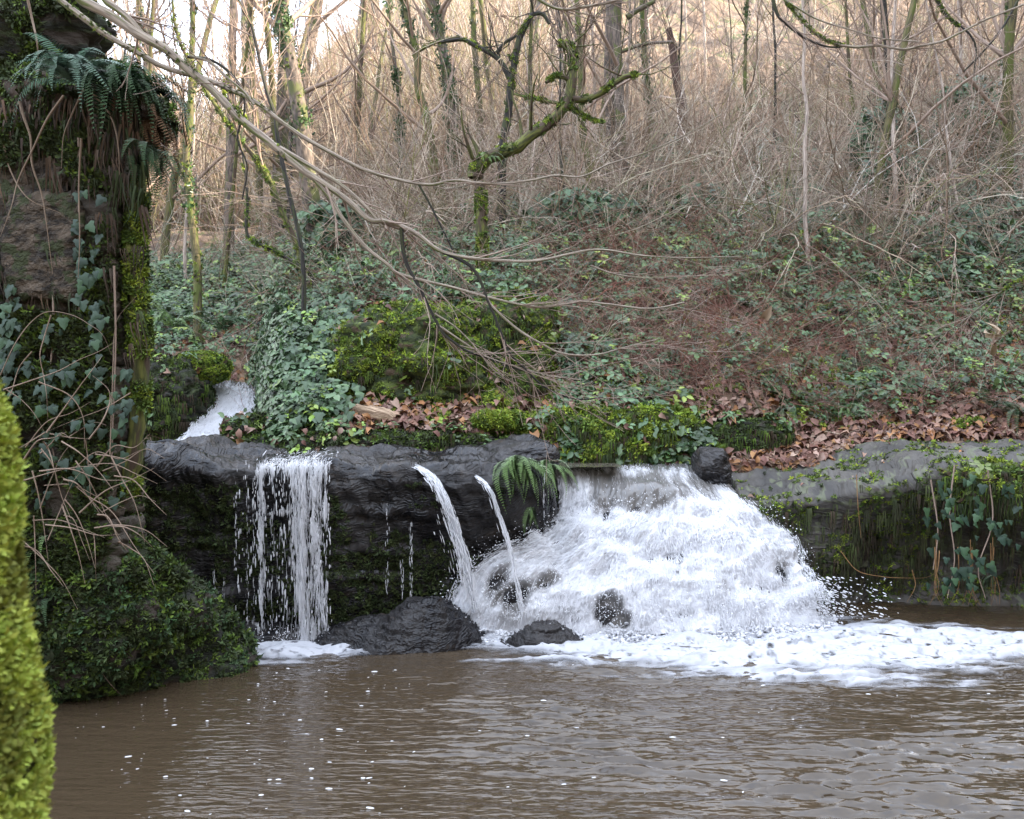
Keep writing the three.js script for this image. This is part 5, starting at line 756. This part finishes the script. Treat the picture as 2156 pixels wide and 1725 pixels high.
/* ---------- canes on the wall, overhanging limbs, near trunk ---------- */
function caneThing(name, label, category, lists, d, w, mat, extra) {
  const g = thing(name, label, category); const r = RNG(lists.length * 13 + 7);
  lists.forEach((l, k) => { const gb = new GB(), dd = d + (r() - 0.5) * 0.16, q = spline(l.map(([a, b]) => at(a, b, dd + (r() - 0.5) * 0.06)), l.length * 6); tube(gb, q, q.map((_, i) => (w * (0.6 + 0.6 * r() * 0 + 0.4 * ((k * 7) % 5) / 5)) * (1 - 0.85 * i / q.length)), 6, 0.2, k); part(g, 'cane', gb.geo(), mat); });
  if (extra) extra(g, r); return seat(g, at(lists[0][0][0], lists[0][0][1], d));
}
const R4 = l => Q(l, 0, 559.5), R1 = l => Q(l, 0, 0);
caneThing('bramble', 'tangle of pale arching bramble canes in front of the old wall', 'brambles', [
  R4([[0, 690], [100, 480], [200, 350], [300, 290], [450, 310], [560, 370], [640, 430], [700, 560]]), R4([[20, 780], [200, 720], [370, 660], [500, 590], [620, 540], [720, 480]]), R4([[290, 1050], [400, 900], [500, 760], [560, 680], [640, 570]]), R4([[40, 780], [140, 850], [220, 940], [280, 1050]]), R4([[280, 1050], [440, 1080], [560, 1090]]), R4([[690, 1190], [700, 900], [710, 600], [715, 450], [740, 330], [860, 190]]), R4([[320, 310], [280, 440], [250, 560], [270, 680], [290, 800], [300, 980]]), R4([[560, 1090], [640, 980], [690, 850], [680, 780], [580, 690]]), R4([[280, 1050], [150, 1130], [60, 1180]]), R4([[240, 730], [440, 820], [520, 950], [530, 1150]]), R4([[820, 800], [650, 900], [520, 950], [300, 1040]]), R4([[200, 540], [120, 640], [60, 820], [0, 900]]),
  ...[...Array(40)].map((_, k) => { const r = RNG(70 + k), x = 40 + 210 * r(), y = 920 + 230 * r(), a = (r() - 0.5) * 3.1, l = 70 + 130 * r(); return [[x, y], [x + Math.cos(a) * l * 0.35, y + Math.sin(a) * l * 0.35 - 20 * r()], [x + Math.cos(a) * l * 0.7, y + Math.sin(a) * l * 0.7 + 25 * (r() - 0.5)], [x + Math.cos(a) * l, y + Math.sin(a) * l + 30 * r()]]; }),
], 4.45, 0.005, std({ color: col(0.26, 0.19, 0.14), roughness: 0.7 }));
caneThing('root', 'pale bare roots dangling down the face of the old wall', 'roots', [R1([[530, 550], [450, 720], [400, 850], [385, 1060]]), R1([[400, 600], [300, 740], [200, 950], [110, 1140], [70, 1300], [0, 1490]]), R1([[120, 640], [150, 740], [190, 860], [200, 1030], [260, 1220], [290, 1400], [330, 1720]]), R1([[510, 870], [495, 1150], [500, 1500], [490, 1750]]), R1([[170, -20], [200, 120], [230, 260], [240, 400], [225, 460]]), R1([[20, 900], [60, 1060], [180, 1250], [380, 1340]]), R1([[580, 580], [690, 720], [740, 900], [750, 1100]])], 4.5, 0.009, std({ color: col(0.2, 0.145, 0.1), roughness: 0.75 }));
caneThing('root', 'thin root reaching from the bank down into the pool', 'roots', [Q([[450, 0], [520, 100], [580, 200], [570, 400], [555, 600], [600, 740], [680, 870], [765, 960]], 0, 1144), Q([[690, 0], [720, 150], [760, 260], [860, 370], [930, 440]], 0, 1144), Q([[620, 0], [660, 130], [720, 300], [830, 480]], 0, 1144)], 4.75, 0.006, std({ color: col(0.17, 0.11, 0.075), roughness: 0.75 }));
caneThing('root', 'thin orange root looping under the grey slab', 'roots', [Q([[1000, 180], [1100, 300], [1250, 340], [1400, 350], [1560, 340], [1640, 270]], 1435, 1100), Q([[1100, 0], [1110, 200], [1130, 400]], 1435, 1000), Q([[1450, 300], [1470, 400], [1420, 500]], 1435, 1100), ...[...Array(14)].map((_, k) => { const r = RNG(170 + k), x = 1965 + 130 * r(); return [[x, 1130 + 40 * r()], [x + 6 * (r() - 0.5), 1190], [x + 24 * (r() - 0.5), 1240], [x + 40 * (r() - 0.5), 1275]]; })], 6.55, 0.005, std({ color: col(0.24, 0.13, 0.05), roughness: 0.75 }));
const LD = 4.1;
function overhang(name, label, main, w0, w1, subs, seed, d = LD, mat = M.barkLimb) {
  const g = thing(name, label, 'branch'), r = RNG(seed), mk = (p, a, b, nm, m) => { const gb = new GB(), q = spline(p.map(([x, y, dd]) => at(x, y, d + (dd || 0))), p.length * 6), rr = q.map((_, k) => mix(a, b, k / (q.length - 1)) / 2 / FOC * d); tube(gb, q, rr, 10, 0.14, seed); part(g, nm, gb.geo(), m); return [q, rr]; };
  const add = (q, rr, n, len, from) => { const gb = new GB(); for (let k = 0; k < n; k++) { const i = Math.floor(mix(from, 1, r()) * (q.length - 2)), T = V().subVectors(q[i + 1], q[i]).normalize().addScaledVector(rdir(r), 0.6); T.y -= 0.1; limb(gb, r, q[i], T, len * (0.5 + r()), Math.max(0.0016, rr[i] * 0.45), 1, { wob: 0.35, lift: 0.03, kids: 3, spread: 0.7, min: 0.0011 }); } part(g, 'twigs', gb.geo(), M.twig); };
  const [q, rr] = mk(main, w0, w1, 'limb', mat); add(q, rr, 14, 0.35, 0.3); mossOn(g, q.slice(0, Math.floor(q.length * 0.4)), rr, 260, 0.012, seed, 0.5);
  for (const [p, a, b, dark] of subs) { const [s, sr] = mk(p, a, b, 'branch', dark ? M.barkDark : mat); add(s, sr, Math.max(3, Math.round(p.length * 1.3)), 0.28, 0.3); }
  return seat(g, q[0].clone());
}
overhang('overhanging_limb', 'thickest grey limb slanting down across the view over the ledge', [[120, -60], [174, 0], [228, 30], [288, 70], [348, 104], [395, 144], [446, 188], [503, 248], [570, 302], [637, 358], [690, 392], [735, 425], [781, 464], [811, 466], [872, 489], [922, 526], [962, 539], [1056, 549], [1133, 549], [1254, 526], [1357, 539], [1441, 543], [1560, 540]], 23, 2, [
  [[[205, -40], [221, 0], [248, 20], [278, 47], [305, 80]], 15, 13], [[[570, 302], [600, 318], [667, 358], [721, 392], [775, 440], [805, 478]], 11, 6],
  [[[637, 352], [690, 410], [721, 459], [770, 520], [818, 559], [832, 573], [888, 590], [955, 606], [1016, 623], [1073, 637], [1140, 647], [1223, 635], [1274, 640], [1374, 650], [1441, 637]], 9, 3.5],
  [[[845, 480], [848, 520], [858, 560], [882, 603], [908, 657], [922, 683], [935, 704], [955, 720], [985, 740], [1030, 755], [1090, 777], [1150, 790]], 9, 3, 1],
  [[[922, 526], [990, 560], [1012, 593], [1022, 620], [1043, 670], [1059, 710], [1076, 747], [1106, 777], [1136, 807], [1163, 824], [1217, 841], [1270, 837]], 8, 3, 1],
  [[[1025, 625], [1032, 640], [1089, 693], [1140, 724], [1183, 744], [1257, 747], [1307, 734], [1384, 715]], 6, 3], [[[925, 686], [980, 724], [1030, 754], [1080, 770], [1150, 790], [1220, 800]], 5, 2.5], [[[915, 660], [960, 690], [1000, 730], [1040, 780], [1090, 812]], 4, 2], [[[1243, 559], [1290, 576], [1358, 585], [1414, 580]], 4, 2], [[[535, 220], [510, 190], [480, 165], [440, 130], [400, 118]], 5, 6]], 21);
overhang('overhanging_limb', 'long thin limb sweeping level below the crooked mossy tree', [[90, -40], [127, 0], [174, 37], [214, 67], [258, 94], [295, 114], [335, 137], [375, 151], [426, 164], [482, 188], [536, 214], [590, 255], [637, 288], [690, 318], [721, 335], [755, 352], [805, 370], [905, 389], [952, 380], [1006, 385], [1056, 387], [1123, 379], [1167, 370], [1224, 372], [1284, 345], [1358, 322], [1441, 285], [1520, 240]], 14, 2, [[[[395, 120], [440, 125], [480, 150], [508, 185], [515, 230], [500, 290], [520, 350], [510, 420]], 6, 3, 1], [[[880, 385], [905, 430], [930, 480], [950, 520], [960, 545]], 5, 3, 1], [[[905, 389], [940, 398], [975, 392], [1000, 385]], 3, 2]], 22, 4.3);
overhang('overhanging_branch', 'thin dark branch arching low across the bare slope', [[1640, -30], [1653, 0], [1670, 20], [1696, 50], [1726, 77], [1757, 92], [1803, 99], [1850, 96], [1904, 104], [1937, 97], [1984, 87], [2021, 69], [2071, 44], [2122, 23], [2180, 0]], 7, 4, [[[[1626, -10], [1633, 20], [1640, 35], [1652, 47], [1690, 77], [1736, 97], [1770, 100]], 9, 3, 1], [[[1653, 0], [1720, 40], [1790, 62], [1850, 80], [1940, 88]], 4, 2.5]], 23, 5);
overhang('overhanging_branch', 'short curved branch dipping in above the crooked mossy tree', [[1110, -20], [1137, 0], [1165, 15], [1190, 20], [1240, 13], [1290, 3], [1330, -15]], 8, 5, [], 24, 5);
overhang('overhanging_branch', 'fine grey branch reaching in over the brambles', [[2220, 560], [2156, 585], [2100, 620], [2060, 650], [2010, 690], [1960, 715]], 5, 2, [[[[2156, 600], [2090, 612], [2030, 616]], 3, 2]], 25, 6, M.barkBrown);
overhang('overhanging_branch', 'dark twiggy branch high over the leaf covered slope', [[1960, -20], [2000, 40], [2040, 70], [2055, 100], [2050, 160]], 6, 3, [[[[2150, -10], [2110, 60], [2060, 120], [2030, 150]], 5, 3, 1]], 26, 6, M.barkDark);
// the mossy trunk close by
{
  const t = thing('near_tree', 'bright green mossy tree trunk close beside the pool', 'tree'), d = 0.82;
  const edge = [[-90, 740], [-30, 800], [5, 870], [36, 950], [42, 1060], [52, 1180], [62, 1330], [78, 1430], [94, 1530], [100, 1640], [92, 1760], [90, 2100], [100, 2700], [120, 4200]];
  const R = edge.map((_, k) => 0.06 + 0.05 * Math.min(1, k / 8)), q0 = edge.map(([a, b], k) => { const p = at(a, b, d); p.x -= R[k] + 0.019; return p; }); q0[q0.length - 1].y = -0.15;
  q0.unshift(q0[0].clone().add(V(-0.14, 0.28, 0.0)), ); R.unshift(0.05); q0.unshift(q0[0].clone().add(V(-0.3, 1.6, 0.1))); R.unshift(0.045);
  const q = spline(q0, 120), rr = radii(R, 120), gb = new GB(); tube(gb, q, rr, 24, 0.12, 5); part(t, 'trunk', gb.geo(), M.barkMoss);
  const r = RNG(19), it = []; for (let k = 0; k < 15000; k++) { const f = r() * 119, i = Math.floor(f), p = q[i].clone().lerp(q[i + 1], f - i), T = V().subVectors(q[i + 1], q[i]).normalize(), dd = rdir(r); dd.addScaledVector(T, -dd.dot(T)).normalize(); const b = fbm(p.x * 12 + dd.x, p.y * 12, dd.z, 3); p.addScaledVector(dd, rr[i] * (1.0 + 0.2 * b)); const n = dd.clone().add(V(0, -0.5, 0)).addScaledVector(rdir(r), 0.4).normalize(); it.push({ p, n, a: r() * 6.28, s: 0.008 + 0.012 * r(), c: jit(r, b > -0.12 ? [0.36, 0.44, 0.075] : [0.19, 0.22, 0.035], 0.3) }); }
  copies(t, 'moss', mossGeo[0], M.mossTuft, it); seat(t, q[q.length - 1].clone());
}
// pale rotten log on the shelf
{
  const gb = new GB(), q = spline([[745, 862, 7.7], [775, 868, 7.66], [805, 876, 7.62], [832, 884, 7.6]].map(a => at(...a)), 30), wood = std({ map: tex(256, (u, v) => { const t = TN[5]((u * 1) % 1, (v * 0.125) % 1) * 0.6 + TN[4]((u * 1) % 1, (v * 0.25) % 1) * 0.4; return S3(...lerp3([0.16, 0.1, 0.06], [0.46, 0.34, 0.23], sst(0.25, 0.75, t))); }, true), roughness: 0.85, bumpMap: strata, bumpScale: 0.01 });
  tube(gb, q, q.map((_, k) => 0.07 * Math.pow(Math.sin(Math.PI * (0.08 + 0.84 * k / 30)), 0.5)), 16, 0.45, 8); single('log', gb.geo(), wood, 'pale rotten log lying on the leaf strewn shelf behind the ledge', 'log');
}
{ // curled pale dead leaves caught in the brambles
  const r = RNG(44), pale = std({ color: col(0.42, 0.32, 0.22), roughness: 0.8 });
  for (const [px, py] of [[2080, 690], [2092, 710], [2078, 735], [1608, 665], [1340, 810]]) { const m = single('dead_leaf', dryLeaf[1], pale, 'pale tan dead leaf caught upright in the brambles', 'dead leaf', 'pale dead leaves caught in the brambles'); m.position.copy(at(px, py, 8.6)); m.rotation.set(r() * 3, r() * 3, 1.2); m.scale.setScalar(0.16); }
}
renderer.render(scene, camera);
